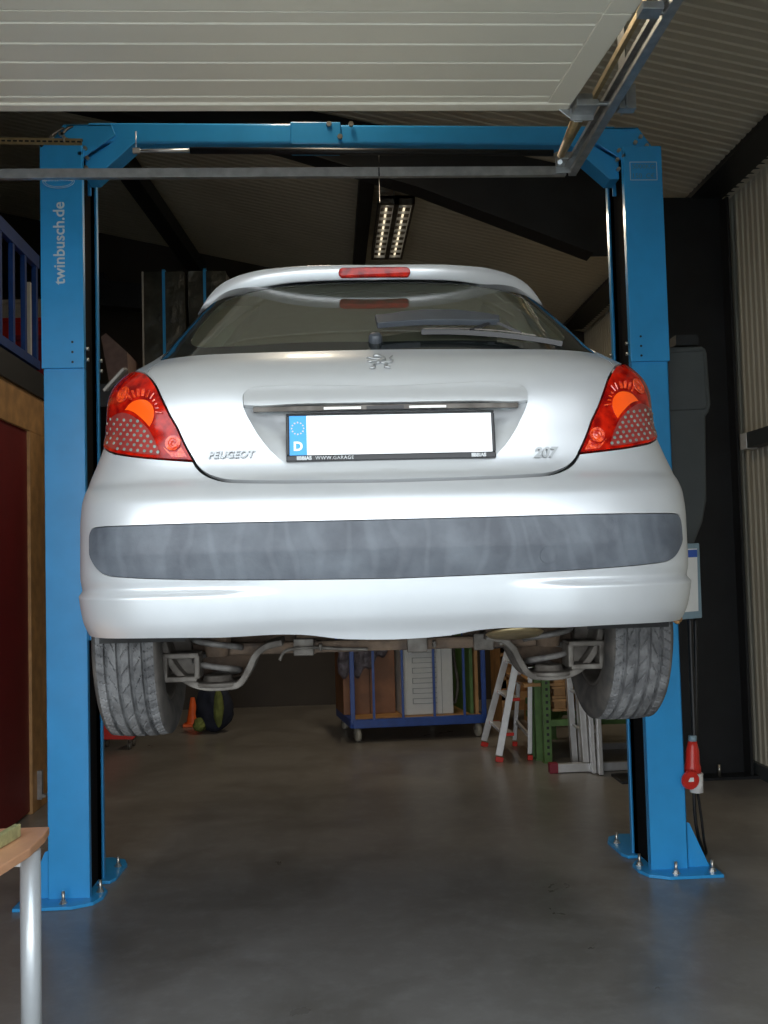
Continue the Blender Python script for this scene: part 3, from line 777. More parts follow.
# number plate: frame, white plate, blue band, circle of marks, letter
pc = V((CX + .003, 2.535, 1.922))
yR = Matrix.Rotation(math.radians(-7), 3, 'X')
pcn = V(S(0, 1.92, -.0)); pcn.x = P(391, 436, pcn.y).x; py_ = pcn.y - .004
pm = mtx((pcn.x, py_, P(391, 436, py_).z), (1, 0, -.0), (0, .10, 1), (0, -1, .10))
def pl(x, y, z): return pm @ V((x, y, z))
def pbox(bm, x0, x1, y0, y1, z0, z1):
    c = pl((x0 + x1) / 2, (y0 + y1) / 2, (z0 + z1) / 2); return box(bm, c, (x1 - x0, y1 - y0, z1 - z0), pm.to_3x3())
b = B(); W2, H2 = .267, .0625
pbox(b, -W2, W2, -H2, H2, -.016, -.004)
pbox(b, -W2, W2, H2 - .006, H2, -.016, .004); pbox(b, -W2, W2, -H2, -H2 + .0165, -.016, .005)
pbox(b, -W2, -W2 + .0085, -H2 + .0165, H2 - .006, -.016, .004); pbox(b, W2 - .0085, W2, -H2 + .0165, H2 - .006, -.016, .004)
pf = obj('plate_frame', b, 'black', tailgate, bevel=.003)
b = B(); pbox(b, -W2 + .0085 + .044, W2 - .0085, -H2 + .0165, H2 - .006, -.006, .0005)
pp = obj('number_plate', b, 'platewhite', pf, label='blank white number plate')
b = B(); pbox(b, -W2 + .0085, -W2 + .0085 + .044, -H2 + .0165, H2 - .006, -.006, .0006)
band = obj('country_band', b, 'plateblue', pf, label='blue band with ring of marks over letter D')
bxc = -W2 + .0085 + .0215
b = textbm('D', .032, .0004, pm @ Matrix.Translation((bxc, -.0235, .001)), bold=.0012); obj('country_letter', b, 'white', band)
b = B()
for k in range(12):
    a = 2 * PI * k / 12; c = (bxc + .0152 * math.cos(a), .024 + .0152 * math.sin(a))
    star = [pl(c[0] + (.0026 if i % 2 == 0 else .0012) * math.sin(PI * i / 5), c[1] + (.0026 if i % 2 == 0 else .0012) * math.cos(PI * i / 5), .0006) for i in range(10)]
    prism(b, star, pm.to_3x3() @ V((0, 0, .0004)))
obj('star_ring', b, 'gold', band)
b = textbm('WWW.GARAGE', .0125, .0003, pm @ Matrix.Translation((-.145, -H2 + .0080, .0052)), space=1.12); obj('frame_lettering', b, 'frametext', pf)
for x in (-.222, .222):
    b = textbm('IIBBIAS', .0125, .0003, pm @ Matrix.Translation((x, -H2 + .0080, .0052)), bold=.0007); obj('frame_lettering', b, 'frametext', pf)

# ---- fuel flap seen edge-on at the left shoulder
b = B(); p0 = P(104.5, 392, 2.93); p1 = P(125, 369.5, 2.93); d_ = (p1 - p0)
n_ = V((-d_.z, 0, d_.x)).normalized()
prism(b, [p0, p1, p1 + n_ * .010, p0 + n_ * .010], (0, .05, .01)); 
obj('fuel_flap', b, 'greymetal', car, bevel=.003)
b = B(); pa = p0 + V((.03, .15, .03)); bar(b, pa, pa + V((.16, .03, -.03)), .01, .03); obj('flap_hinge', b, 'black', car)

# ---- inner shell behind the panel gaps, cabin, underbody
b = patch(mirror([(0, 2.14), (.5, 2.135), (.8, 2.12), (.93, 2.06), (1.04, 1.97), (1.02, 1.8), (.98, 1.6), (.96, 1.46), (.5, 1.45), (0, 1.45)]), g=(.08, .04), depth=0, base=-.045, step=.05); KEEP.add(id(b))
obj('inner_shell', b, 'dark', car)
b = B()
bx(b, CX - .60, CX + .60, 2.80, 3.30, 2.120, 2.135)
obj('parcel_shelf', b, 'black', car, bevel=.004)
b = B()
bx(b, CX - .62, CX + .62, 3.0, 5.9, 1.46, 1.54); bx(b, CX - .80, CX + .80, 3.5, 5.2, 1.44, 1.52); bx(b, CX - .45, CX + .45, 2.60, 3.05, 1.50, 1.56)
obj('floor_pan', b, 'dark', car, bevel=.01)
def seat(x, y, w, tilt=.22):
    b = B(); h = .62
    R = Matrix.Rotation(-tilt, 3, 'X')
    box(b, (x, y, 1.87), (w, .12, h), R); box(b, (x, y + .33, 1.62), (w, .52, .14))
    s_ = obj('seat', b, 'seat', car, bevel=.04, seg=3)
    return s_
def headrest(x, y, par):
    b = B(); box(b, (x, y, 2.25), (.24, .09, .17)); h = obj('headrest', b, 'seat', par, bevel=.035, seg=3)
    b = B(); cyl(b, (x - .05, y + .01, 2.1), (x - .05, y, 2.2), .006, 8); bar(b, (x - .05, y + .01, 2.11), (x + .05, y + .01, 2.11), .01, .01); cyl(b, (x + .05, y + .01, 2.1), (x + .05, y, 2.2), .006, 8); obj('headrest_stem', b, 'steel', par)
s_ = seat(CX, 3.42, 1.14)
for sg in (-1, 1):
    s_ = seat(CX + sg * .36, 4.25, .48); headrest(CX + sg * .36, 4.17, s_)
b = B(); bx(b, CX - .66, CX + .66, 4.95, 5.25, 1.85, 2.10); obj('dashboard', b, 'black', car, bevel=.05, seg=3)
# pale pillar linings and headlining
for sg in (-1, 1):
    b = B()
    pr = []
    for (Y, z) in ((2.93, 2.20), (3.10, 2.36), (3.22, 2.445), (3.40, 2.445), (3.30, 2.38), (3.12, 2.24), (3.12, 2.17), (2.95, 2.17)):
        q = S(sg * sY(Y, z), z, -.03) if Y > Y0(z) else S(sg * .985, z, -.035); pr.append(V((q.x, Y, z)))
    prism(b, pr, (-sg * .11, 0, 0)); obj('pillar_lining', b, 'lining', car)
b = B(); rows = []
for j in range(11):
    Y = 3.12 + 1.25 * j / 10
    rows.append([b.verts.new((CX + u * .50, Y, 2.438 + .045 * (1 - abs(u) ** 2.4))) for u in [-1 + 2 * i / 14 for i in range(15)]])
for A, C in zip(rows, rows[1:]):
    for i in range(14): b.faces.new((A[i], A[i + 1], C[i + 1], C[i])).smooth = True
obj('headlining', b, 'lining', car)

# ---- wheels
def tyre_bm():
    b = B(); prof = []   # (lateral, radius)
    hw = .0925
    side = [(-.068, .195), (-.078, .200), (-.088, .215), (-.0945, .238), (-.096, .262), (-.0935, .282), (-.0885, .295), (-.083, .3015)]
    tread = []; gr = [-.051, -.0175, .0175, .051]
    n = 60
    for i in range(n + 1):
        u = -.079 + .158 * i / n; r = .3065 - .0055 * (abs(u) / .079) ** 3
        for g_ in gr:
            if abs(u - g_) < .0046: r -= .011
        tread.append((u, r))
    prof = side + tread + [(-a, c) for a, c in reversed(side)]
    seg = 420; rings = []
    for k in range(seg):
        th = 2 * PI * k / seg; ring = []
        for (u, r) in prof:
            if abs(u) < .0885 and r > .292:
                ph = k / 6.0
                if abs(u) > .051: f = (ph + (u * 18 if u > 0 else -u * 18 + .5)) % 1.0; dd = .004 if f < .16 else 0
                elif abs(u) < .0175: f = ((ph * .5) + u * 26) % 1.0; dd = .004 if f < .07 and abs(u) < .011 else 0
                else: f = (ph * .5 + abs(u) * 40) % 1.0; dd = .004 if f < .09 and abs(abs(u) - .034) < .010 else 0
                r -= dd
            ring.append(b.verts.new((u, r * math.cos(th), r * math.sin(th))))
        rings.append(ring)
    for k in range(seg):
        A = rings[k]; C = rings[(k + 1) % seg]
        for i in range(len(A) - 1):
            f = b.faces.new((A[i], A[i + 1], C[i + 1], C[i])); tr = 8 <= i < len(prof) - 9
            f.material_index = 0 if tr else 1; f.smooth = not tr
    return b
wl = bpy.data.objects.new('wheel', None); COL.objects.link(wl); wl.parent = car; wl.location = V((CX - .729, AY, 1.40)) - V(car.location)
ty = obj('tyre', tyre_bm(), ['rubber', 'sidewall'], wl, local=True)
b = B()  # +x = inboard side here
lathe(b, [(.198, .07), (.203, .078), (.197, .082), (.188, .078), (.18, .04), (.165, .03), (.16, -.03), (.178, -.05), (.19, -.078), (.200, -.082), (.203, -.075)], (0, 0, 0), (1, 0, 0), 48)
lathe(b, [(.162, -.02), (.12, -.045), (.06, -.035), (.03, -.05), (0, -.05)], (0, 0, 0), (1, 0, 0), 48)
obj('rim', b, 'rim', wl, local=True)
b = B(); lathe(b, [(.0, .035), (.045, .035), (.05, .02), (.112, .015), (.115, -.025), (.0, -.025)], (0, 0, 0), (1, 0, 0), 36); obj('brake_drum', b, 'rust', wl, local=True)
for (x, y, flip) in ((CX + .729, AY, 1), (CX - .735, 5.64, 0), (CX + .735, 5.64, 1)):
    c = copytree(wl, car); c.location = V((x, y, 1.40)) - V(car.location)
    if flip: c.rotation_euler.z = PI

# ---- rear axle, springs, exhaust
b = B()
zc = 1.385
bar(b, (CX - .52, 3.38, zc), (CX + .52, 3.38, zc), .09, .06)
bar(b, (CX - .50, 3.02, 1.352), (CX + .48, 3.02, 1.352), .05, .035)
prism(b, [V((CX - .26, 3.0, 1.375)), V((CX - .26, 3.0, 1.33)), V((CX - .20, 3.0, 1.33)), V((CX - .20, 3.0, 1.375))], (0, .05, 0))
axle = obj('rear_axle', b, 'rust', car, bevel=.008)
for x in (-.24, .10, .30):
    b = B(); bar(b, (CX + x - .03, 2.99, 1.353), (CX + x + .03, 2.99, 1.353), .012, .05); bar(b, (CX + x + .045, 2.985, 1.352), (CX + x + .055, 2.985, 1.352), .03, .02)
    obj('axle_bracket', b, 'greymetal', axle, bevel=.003)
for sg in (-1, 1):
    def Q(x, y, z): return V((CX + sg * x, y, z))
    b = B()   # trailing arm with spring pan: one folded plate
    ar_ = cat([Q(.645, 0, 1.385), Q(.63, 0, 1.335), Q(.60, 0, 1.29), Q(.565, 0, 1.262), Q(.52, 0, 1.249), Q(.46, 0, 1.249), Q(.425, 0, 1.258), Q(.40, 0, 1.295), Q(.38, 0, 1.335), Q(.35, 0, 1.36), Q(.30, 0, 1.372)], 5)
    up_p = []; lo_p = []
    for i in range(len(ar_)):
        d_ = (ar_[min(i + 1, len(ar_) - 1)] - ar_[max(i - 1, 0)]).normalized(); nn = V((-d_.z, 0, d_.x)); up_p.append(ar_[i] + nn * .010); lo_p.append(ar_[i] - nn * .009)
    rws = []
    for a_, c_ in zip(up_p, lo_p): rws.append([b.verts.new(a_ + V((0, 2.93, 0))), b.verts.new(a_ + V((0, 3.09, 0))), b.verts.new(c_ + V((0, 3.09, 0))), b.verts.new(c_ + V((0, 2.93, 0)))])
    for A, C in zip(rws, rws[1:]):
        for i in range(4): b.faces.new((A[i], A[(i + 1) % 4], C[(i + 1) % 4], C[i])).smooth = i in (0, 2)
    b.faces.new(rws[0]); b.faces.new(rws[-1])
    lathe(b, [(.0, 0), (.078, 0), (.080, .012), (.070, .014), (.046, .012), (.040, .03), (.02, .032), (0, .02)], Q(.495, 2.99, 1.25), (0, 0, 1), 28)
    arm = obj('trailing_arm', b, 'greymetal', axle, bevel=.003)
    b = B()
    z0_, z1_ = 1.278, 1.345
    box(b, Q(.595, 2.95, z1_), (.11, .09, .016)); box(b, Q(.595, 2.95, z0_), (.10, .09, .016)); box(b, Q(.545, 2.95, (z0_ + z1_) / 2), (.016, .09, z1_ - z0_)); box(b, Q(.640, 2.95, (z0_ + z1_) / 2), (.022, .09, z1_ - z0_)); box(b, Q(.60, 2.99, (z0_ + z1_) / 2), (.09, .008, z1_ - z0_))
    lathe(b, [(0, -.05), (.06, -.05), (.065, 0), (.05, .06), (0, .06)], Q(.64, 3.10, 1.38), (1, 0, 0), 18)
    obj('hub_carrier', b, 'greymetal', axle, bevel=.004)
    b = B(); r = .064; n = 90
    tube(b, [Q(.495 + (r + .012 * i / n) * math.cos(2 * PI * 3.2 * i / n + 1.2), 2.99 + r * math.sin(2 * PI * 3.2 * i / n + 1.2), 1.272 + .21 * i / n) for i in range(n + 1)], .0088, 10)
    obj('coil_spring', b, 'spring', axle)
    b = B(); cyl(b, Q(.495, 2.99, 1.335), Q(.495, 2.99, 1.50), .034, 18, r2=.058); cyl(b, Q(.585, 3.12, 1.30), Q(.55, 3.10, 1.52), .024, 16)
    bx(b, CX + sg * .27, CX + sg * .66, 3.12, 3.25, 1.325, 1.50)
    prism(b, [Q(x, 3.09, z) for x, z in ((.385, 1.37), (.41, 1.30), (.44, 1.262), (.55, 1.262), (.60, 1.30), (.63, 1.34), (.64, 1.39))], (0, .01, 0))
    obj('bump_stop', b, 'rust', axle)
    b = B()
    for k in range(14):
        pass
    # wheel arch liner
    rows = []
    for i in range(19):
        t_ = PI * i / 18; rows.append([b.verts.new(Q(x, AY - .372 * math.cos(t_), 1.40 + .372 * math.sin(t_))) for x in (.78, .55)])
    for A, C in zip(rows, rows[1:]): b.faces.new((A[0], A[1], C[1], C[0])).smooth = True
    bx(b, CX + sg * .545, CX + sg * .555, 2.8, 3.4, 1.42, 1.75)
    obj('arch_liner', b, 'dark', car)
b = B(); p = P(510, 632.5, 2.70)
lathe(b, [(0, -.09), (.07, -.085), (.08, -.02), (.08, .04), (.07, .09), (0, .09)], V((P(518, 630, 2.9).x, 2.95, 1.445)), (1, 0, 0), 24)
obj('silencer', b, 'rust', car)
b = B(); lathe(b, [(.0, 0), (.075, 0), (.082, .006), (.075, .012), (0, .012)], V((P(516, 632, 2.78).x, 2.80, 1.384)), (0, .25, 1), 30)
obj('heat_shield', b, 'steelwarm', car)
b = B(); tube(b, cat([(CX + .33, 2.98, 1.40), (CX + .40, 2.93, 1.383), (CX + .47, 2.92, 1.40), (CX + .50, 2.95, 1.44)], 6), .010, 8); obj('brake_hose', b, 'black', car)
b = B(); tube(b, cat([(CX - .31, 2.95, 1.32), (CX - .29, 2.96, 1.347), (CX - .22, 2.98, 1.352), (CX - .12, 2.98, 1.345), (CX - .05, 2.98, 1.342)], 6), .005, 8); obj('brake_pipe', b, 'greymetal', car)
# ================================================================== THE LIFT
lift = root('car_lift', (.12, 5.05, 0), 'blue two-post car lift with overhead beam holding up the silver car', 'car lift')
ZT = 3.735
def post(sg, x_out, w, yfr, label):
    """C-section column; x_out outer face, opening towards the car; sg -1 left, +1 right"""
    dpt = .33; yk = yfr + dpt; x_in = x_out - sg * w; tk = .008
    b = B()
    def wall(xa, xb, ya, yb_, z0, z1): bx(b, min(xa, xb), max(xa, xb), ya, yb_, z0, z1)
    for (z0, z1, o) in ((.012, 2.60, 0), (2.60, ZT, .008)):
        wall(x_out + sg * o, x_in, yfr - o, yfr + tk, z0, z1)
        wall(x_out + sg * o, x_out - sg * tk, yfr, yk, z0, z1)
        wall(x_out + sg * o, x_in - sg * .0, yk - tk, yk + o, z0, z1)
        wall(x_in, x_in + sg * tk, yfr, yfr + .035, z0, z1)
        wall(x_in - sg * .0, x_in + sg * tk, yk - .035, yk, z0, z1)
    bx(b, min(x_out, x_in), max(x_out, x_in), yfr, yk, ZT - .006, ZT)
    p = obj('post', b, 'blue', lift, bevel=.003)
    b = B(); xx = x_in + sg * .03
    bx(b, xx - .004, xx + .004, yfr + .06, yk - .045, .012, ZT - .02)
    for k in range(2): bx(b, min(xx, x_in + sg * .01), max(xx, x_in + sg * .01), yk - .05 , yk - .044, .012, ZT - .02)
    obj('belt_guard', b, 'matt', p)
    # foot plate with clipped corners
    b = B(); xo = x_out + sg * .135; xi = x_in - sg * .06
    f0 = yfr - .12
    poly = [(xo, f0), (x_in + sg * .06, f0), (xi + sg * .03, f0 + .05), (xi, f0 + .13), (xi, f0 + .22), (xi + sg * .03, f0 + .28), (x_in + sg * .02, f0 + .30), (x_in + sg * .02, f0 + .37), (xi + sg * .02, f0 + .37), (xi, f0 + .42), (xi - sg * .01, yk + .20), (xi + sg * .02, yk + .29), (x_in + sg * .04, yk + .34), (xo, yk + .30)]
    prism(b, [V((x, y, .001)) for x, y in poly], (0, 0, .016))
    obj('base_plate', b, 'blue', p, bevel=.002)
    for k, yy in enumerate((yfr + .02, yk - .03)):
        b = B(); prism(b, [V((x_out, yy, .016)), V((x_out + sg * .115, yy, .016)), V((x_out + sg * .02, yy, .235)), V((x_out, yy, .245))], (0, .010, 0)); obj('gusset', b, 'blue', p)
    for (x, y) in ((x_out - sg * w * .45, yfr - .07), (x_out + sg * .10, yfr - .06), (xi + sg * .03, yk + .16), (x_out + sg * .10, yk + .04), (xi + sg * .03, f0 + .20)):
        b = B(); cyl(b, (x, y, .016), (x, y, .075), .008, 10); lathe(b, [(0, 0), (.02, 0), (.02, .004), (0.014, .004), (.014, .016), (0, .016)], (x, y, .017), (0, 0, 1), 6, smooth=False)
        obj('anchor_bolt', b, 'bolt', p)
    for z in (2.645, 2.70):
        for yy, xx_ in ((yfr + .018, x_in - sg * .004), (yk - .018, x_in - sg * .004)):
            b = B(); cyl(b, (xx_, yy, z), (xx_ - sg * .014, yy, z), .010, 6); obj('joint_bolt', b, 'bolt', p)
    for z in (2.63, 2.68, 2.73):
        b = B(); cyl(b, (x_out - sg * w * .72, yfr - .0075, z), (x_out - sg * w * .72, yfr - .0095, z), .006, 10); obj('hole', b, 'darksteel', p)
    # carriage and arms that reach under the sills
    b = B(); bx(b, min(x_in - sg * .03, x_in + sg * .1), max(x_in - sg * .03, x_in + sg * .1), yfr + .05, yk - .06, 1.25, 1.62); obj('carriage', b, 'blue', p, bevel=.004)
    for yy, xe in ((3.95, CX + sg * .66), (5.45, CX + sg * .66)):
        b = B(); bar(b, (x_in - sg * .06, (yfr + yk) / 2, 1.36), (xe, yy, 1.345), .10, .07); bar(b, (x_in - sg * .10, (yfr + yk) / 2, 1.27), (x_in - sg * .10, (yfr + yk) / 2, 1.44), .09, .09)
        cyl(b, (xe, yy, 1.37), (xe, yy, 1.42), .05, 20); obj('lift_arm', b, 'blue', p, bevel=.006)
        b = B(); cyl(b, (xe, yy, 1.42), (xe, yy, 1.437), .06, 20); obj('rubber_pad', b, 'black', p)
    return p, x_in, yk
YL, YR = 4.97, 5.02
xl = (P(43, 300, YL).x + P(48, 880, YL).x) / 2; xr = (P(665.5, 340, YR).x + P(689.5, 850, YR).x) / 2
postL, xli, ykl = post(-1, xl, .20, YL, '')
postR, xri, ykr = post(1, xr, .196, YR, '')
print('posts', xl, xr, P(43, 300, YL).x, P(48, 880, YL).x, P(665, 340, YR).x, P(689, 850, YR).x)
# overhead beam
b = B(); ym = (YL + YR) / 2 + .12
zb0, zb1 = 3.765, 3.875
xa = xl + .16; xb = xr - .16
def ybm(x): return (YL + .12) + (YR - YL) * (x - xl) / (xr - xl)
p0 = V((xa + .05, ybm(xa), (zb0 + zb1) / 2)); p1 = V((.05, ybm(.05), (zb0 + zb1) / 2)); p2 = V((xb - .05, ybm(xb), (zb0 + zb1) / 2))
bar(b, p0, p1, .13, .108); bar(b, V((-.10, ybm(-.1), p1.z)), p2, .12, .102)
beam = obj('overhead_beam', b, 'blue', lift, bevel=.012, seg=3)
b = B(); bar(b, V((-.16, ybm(-.16), p1.z)), V((.10, ybm(.1), p1.z)), .15, .118); obj('beam_sleeve', b, 'blue', beam, bevel=.006)
for px, py in ((329, 124.5), (351, 124.5), (340, 137)):
    q = P(px, py, ybm(0) - .076); b = B(); cyl(b, q + V((0, .004, 0)), q - V((0, .012, 0)), .014, 6); obj('beam_bolt', b, 'bolt', beam)
for sg, xo, yy in ((-1, xl, YL), (1, xr, YR)):
    # head bracket: plate above the post and the diagonal strut
    b = B(); pts = [(.02, ZT - .0), (.10, ZT + .115), (.34, ZT + .115), (.36, ZT + .06), (.19, ZT - .06), (.19, ZT - .18), (.17, ZT - .18), (.17, ZT)]
    prism(b, [V((xo - sg * a, yy + .03, z)) for a, z in pts], (0, .012, 0))
    prism(b, [V((xo - sg * a, yy + .22, z)) for a, z in pts], (0, .012, 0))
    bx(b, min(xo - sg * .11, xo - sg * .34), max(xo - sg * .11, xo - sg * .34), yy + .03, yy + .23, ZT + .105, ZT + .114)
    hd = obj('head_bracket', b, 'blue', lift, bevel=.002)
    b = B(); prism(b, [V((xo - sg * a, yy + .06, z)) for a, z in ((.20, ZT - .15), (.20, ZT - .05), (.36, ZT + .05), (.47, ZT + .05), (.25, ZT - .15))], (0, .13, 0)); obj('corner_brace', b, 'blue', lift, bevel=.004)
    for a, z in ((.06, .012), (.12, .03), (.09, .06)):
        b = B(); c = V((xo - sg * a, yy + .028, ZT + z)); cyl(b, c, c - V((0, .016, 0)), .011, 6); obj('bracket_bolt', b, 'bolt', hd)
    for a, z in ((.215, -.02), (.225, -.07), (.22, -.12), (.19, -.05)):
        b = B(); c = V((xo - sg * a, yy + .012, ZT + z)); cyl(b, c, c - V((0, .02, 0)), .010, 6); obj('bracket_bolt', b, 'bolt', hd)
# limit bar under the beam
q0 = P(136, 151, 4.92); q1 = P(190, 150.5, 4.92); q2 = P(553, 153, 5.0)
b = B(); cyl(b, q0, q1, .009, 10); cyl(b, q0 + V((0, 0, .0)), q0 + V((0, 0, .10)), .0025, 8); bx(b, q0.x - .015, q0.x + .02, q0.y - .01, q0.y + .01, q0.z - .012, q0.z + .012)
lb_ = obj('limit_bar', b, 'alu', lift)
b = B(); cyl(b, q1, q2, .017, 14); obj('foam_sleeve', b, 'black', lb_)
b = B(); tube(b, cat([P(62, 134, 4.95), P(70, 127.5, 5.0), P(90, 127, 5.03), P(120, 131, 5.1)], 5), .008, 8); obj('hose', b, 'black', lift)
b = B(); tube(b, cat([P(41, 146, 4.9), P(50, 137, 4.95), P(62, 129, 5.0), P(75, 126.5, 5.03)], 5), .007, 8); obj('hose', b, 'black', lift)
# writing on the left post, badge, rating plate on the right post
yt = YL - .0095
def T(o, px, py, s, sz, rot=False, **k):
    q = P(px, py, o); mm = mtx(q, (0, 0, 1), (-1, 0, 0), (0, -1, 0)) if rot else mtx(q, (1, 0, 0), (0, 0, 1), (0, -1, 0))
    return textbm(s, sz, .0005, mm, **k)
b = T(yt, 59.5, 243, 'twinbusch.de', .079, True, bold=.0012); obj('lettering', b, 'lettering', postL, label='pale upright twinbusch.de lettering')
b = B(); c = P(58.5, 180, yt)
for r1, r2 in ((.078, .024), (.068, .017)):
    tube(b, [c + V((r1 * math.cos(a), 0, -.005 + (r2 + .012) * math.sin(a))) for a in [2 * PI * i / 40 for i in range(40)]], .0012, 5, closed=True)
bx(b, c.x - .075, c.x + .075, yt - .0008, yt, c.z - .006, c.z + .004)
bg = obj('oval_badge', b, 'lettering', postL)
b = T(yt - .001, 58.5, 180, 'TWIN BUSCH', .019, bold=.0006); obj('badge_lettering', b, 'blue', bg)
yt2 = YR - .0095; c = P(643.5, 171, yt2)
b = B()
for (x0, x1, z0, z1) in ((-.072, .072, .046, .049), (-.072, .072, -.049, -.046), (-.072, -.069, -.049, .049), (.069, .072, -.049, .049)): bx(b, c.x + x0, c.x + x1, yt2 - .0006, yt2, c.z + z0, c.z + z1)
rp = obj('rating_panel', b, 'lettering', postR)
M['lettering2'] = mat('faded_blue_lettering', (.10, .27, .42), .5, noise=.03)
b = T(yt2, 643.5, 166.5, '5000KG', .036); obj('rating_lettering', b, 'lettering2', rp)
b = T(yt2, 643.5, 176, '150  C\u20ac', .036); obj('rating_lettering', b, 'lettering2', rp)
# power unit behind the right post
def pp_(pts, Y): return [P(a, c_, Y) for a, c_ in pts]
b = B(); Yp = 5.16
prism(b, pp_([(668, 347), (702, 346), (706, 349), (707.5, 354), (711, 405), (709, 412), (706, 416), (707, 500), (703, 522), (694, 545), (680, 547), (668, 500)], Yp), (0, .20, 0))
pu = obj('power_unit', b, 'greyplastic', lift, bevel=.012, seg=3)
b = B(); prism(b, pp_([(668, 352), (704, 350), (708, 404), (706, 409), (668, 411)], Yp - .012), (0, .02, 0)); obj('unit_cover', b, 'greyplastic', pu, bevel=.008)
b = B(); prism(b, pp_([(676, 345), (698, 345), (698, 335), (676, 335)], Yp + .06), (0, .10, 0)); bar(b, V((xr - .01, YR + .2, 2.3)), V((xr + .06, YR + .2, 2.3)), .1, .5); obj('unit_bracket', b, 'darksteel', pu)
# operating box with label
b = B(); Yo = 4.99
prism(b, pp_([(676, 544), (699.5, 543), (702.5, 618), (679, 620)], Yo), (0, .12, 0)); ob = obj('operating_box', b, 'boxgrey', lift, bevel=.006)
b = B(); prism(b, pp_([(680, 549), (697, 548.5), (698.5, 611), (681, 612.5)], Yo - .002), (0, .003, 0)); lbp = obj('instruction_label', b, 'white', ob)
M['labelblue'] = mat('label_blue', (.03, .10, .45), .5, noise=.03)
b = B(); prism(b, pp_([(688, 550), (697, 549.5), (697.3, 557), (688.2, 557.5)], Yo - .0035), (0, .002, 0))
obj('label_print', b, 'labelblue', lbp)
# conduit down the right post
b = B(); tube(b, cat([P(690, 617, 5.06), P(691, 650, 5.06), P(693, 700, 5.06), P(694.5, 740, 5.06)], 6), .014, 10); tube(b, cat([P(695.5, 617, 5.09), P(696, 660, 5.09), P(696.5, 745, 5.09)], 4), .010, 8); obj('conduit', b, 'black', lift)

# ---- power plug and its cable
pg = root('power_plug', P(693, 793, 5.05), 'red industrial power plug with white end hanging beside the right lift post', 'plug')
b = B(); c0 = P(692.5, 741, 5.05); c1 = P(692.5, 775, 5.05)
lathe(b, [(0, .0), (.022, .0), (.026, .02), (.033, .05), (.036, .11), (.042, .13), (.044, .17), (0, .17)], c0, c1 - c0, 24); obj('body', b, 'redplastic', pg)
b = B(); lathe(b, [(0, -.028), (.020, -.028), (.022, .004), (0, .004)], c0, c1 - c0, 16); obj('collar', b, 'boxgrey', pg)
b = B(); q = P(696, 773, 5.03); q2_ = P(696.5, 792, 5.03); cyl(b, q, q2_, .034, 20); obj('socket', b, 'white', pg)
b = B(); q = P(690, 780, 4.97); lathe(b, [(0, -.012), (.045, -.012), (.048, 0), (.042, .012), (0, .012)], q, (-.2, 1, .1), 24, smooth=False); cap = obj('flap_cap', b, 'redplastic', pg)
b = B(); box(b, q + V((0, -.0135, .004)), (.03, .002, .02)); obj('cap_label', b, 'white', cap)
b = B(); tube(b, cat([P(694, 792, 5.05), P(695, 815, 5.06), P(698, 835, 5.09), PZ(704, 856, .01), PZ(699, 866, .012), PZ(690, 850, .012)], 8), .009, 8)
tube(b, cat([P(697, 788, 5.08), P(701, 815, 5.10), P(704, 840, 5.14), PZ(706, 853, .01), PZ(697, 845, .01)], 8), .007, 8)
tag(recenter(obj('power_cable', b, 'cable')), 'black cable looping from the red plug down to the concrete floor', 'cable')

# ================================================================== THE BUILDING
XW = 3.02; RS = .22
def roofz(x): return 4.30 + RS * (2.70 - x)
b = B(); bx(b, -6, 5, .9, 13, -.1, 0); struct('floor', b, 'floor')
b = B(); bx(b, -30, 30, -40, .9, -.1, -.005); struct('yard', b, 'ground')
# ribbed roof
def ribs(L, pitch, depth):
    pts = []; u = 0
    while u < L:
        for du, h in ((0, 0), (.55, 0), (.68, depth), (.87, depth)): pts.append((u + du * pitch, h))
        u += pitch
    pts.append((L, 0)); return pts
b = B(); rb = ribs(12.2, .085, .008); A = None
for u, h in rb:
    Y = .9 + u
    r_ = [b.verts.new((x, Y, roofz(x) + h)) for x in (-6.0, XW + .2)]
    if A: b.faces.new((A[0], A[1], r_[1], r_[0]))
    A = r_
t_ = [b.verts.new((x, Y_, roofz(x) + .15)) for x, Y_ in ((-6, .9), (XW + .2, .9), (XW + .2, 13.1), (-6, 13.1))]; b.faces.new(t_)
KEEP.add(id(b)); struct('ceiling', b, 'roofsheet')
b = B(); A = None
for u, h in ribs(12, .085, .010):
    Y = .9 + u; r_ = [b.verts.new((XW + h, Y, z)) for z in (0, roofz(XW) + .05)]
    if A: b.faces.new((A[0], A[1], r_[1], r_[0]))
    A = r_
v_ = [b.verts.new((XW + .1, Y_, z)) for Y_, z in ((.9, 0), (.9, 4.4), (13, 4.4), (13, 0))]; b.faces.new(v_)
KEEP.add(id(b)); struct('wall_right', b, 'wallsheet')
b = B(); bx(b, -6, 5, 11.4, 11.5, 0, 6.4); struct('wall_back', b, 'backwall')
b = B(); bx(b, -5.1, -5.0, .9, 11.5, 0, 6.3); struct('wall_left', b, 'backwall')
# front wall round the door opening
b = B(); X0, X1, ZD = -2.15, 1.30, 3.12
bx(b, -6, X0, .75, .9, 0, 6.3); bx(b, X1, 5, .75, .9, 0, 6.3); bx(b, X0, X1, .75, .9, ZD, 6.3); struct('wall_front', b, 'wallsheet')
# skirting and wall rail on the right
b = B(); bx(b, XW - .03, XW, 1.0, 11.3, 0, .10); struct('baseboard_right', b, 'greyplastic')
b = B(); zr = P(755, 440, 6.8).z; bx(b, XW - .09, XW, 1.0, 6.86, zr - .055, zr + .055); w_ = struct('trim_1', b, 'greyplastic', bevel=.004)
b = B(); bx(b, XW - .095, XW - .0, 6.80, 6.90, zr - .06, zr + .055); obj('rail_cap', b, 'white', w_, bevel=.003)
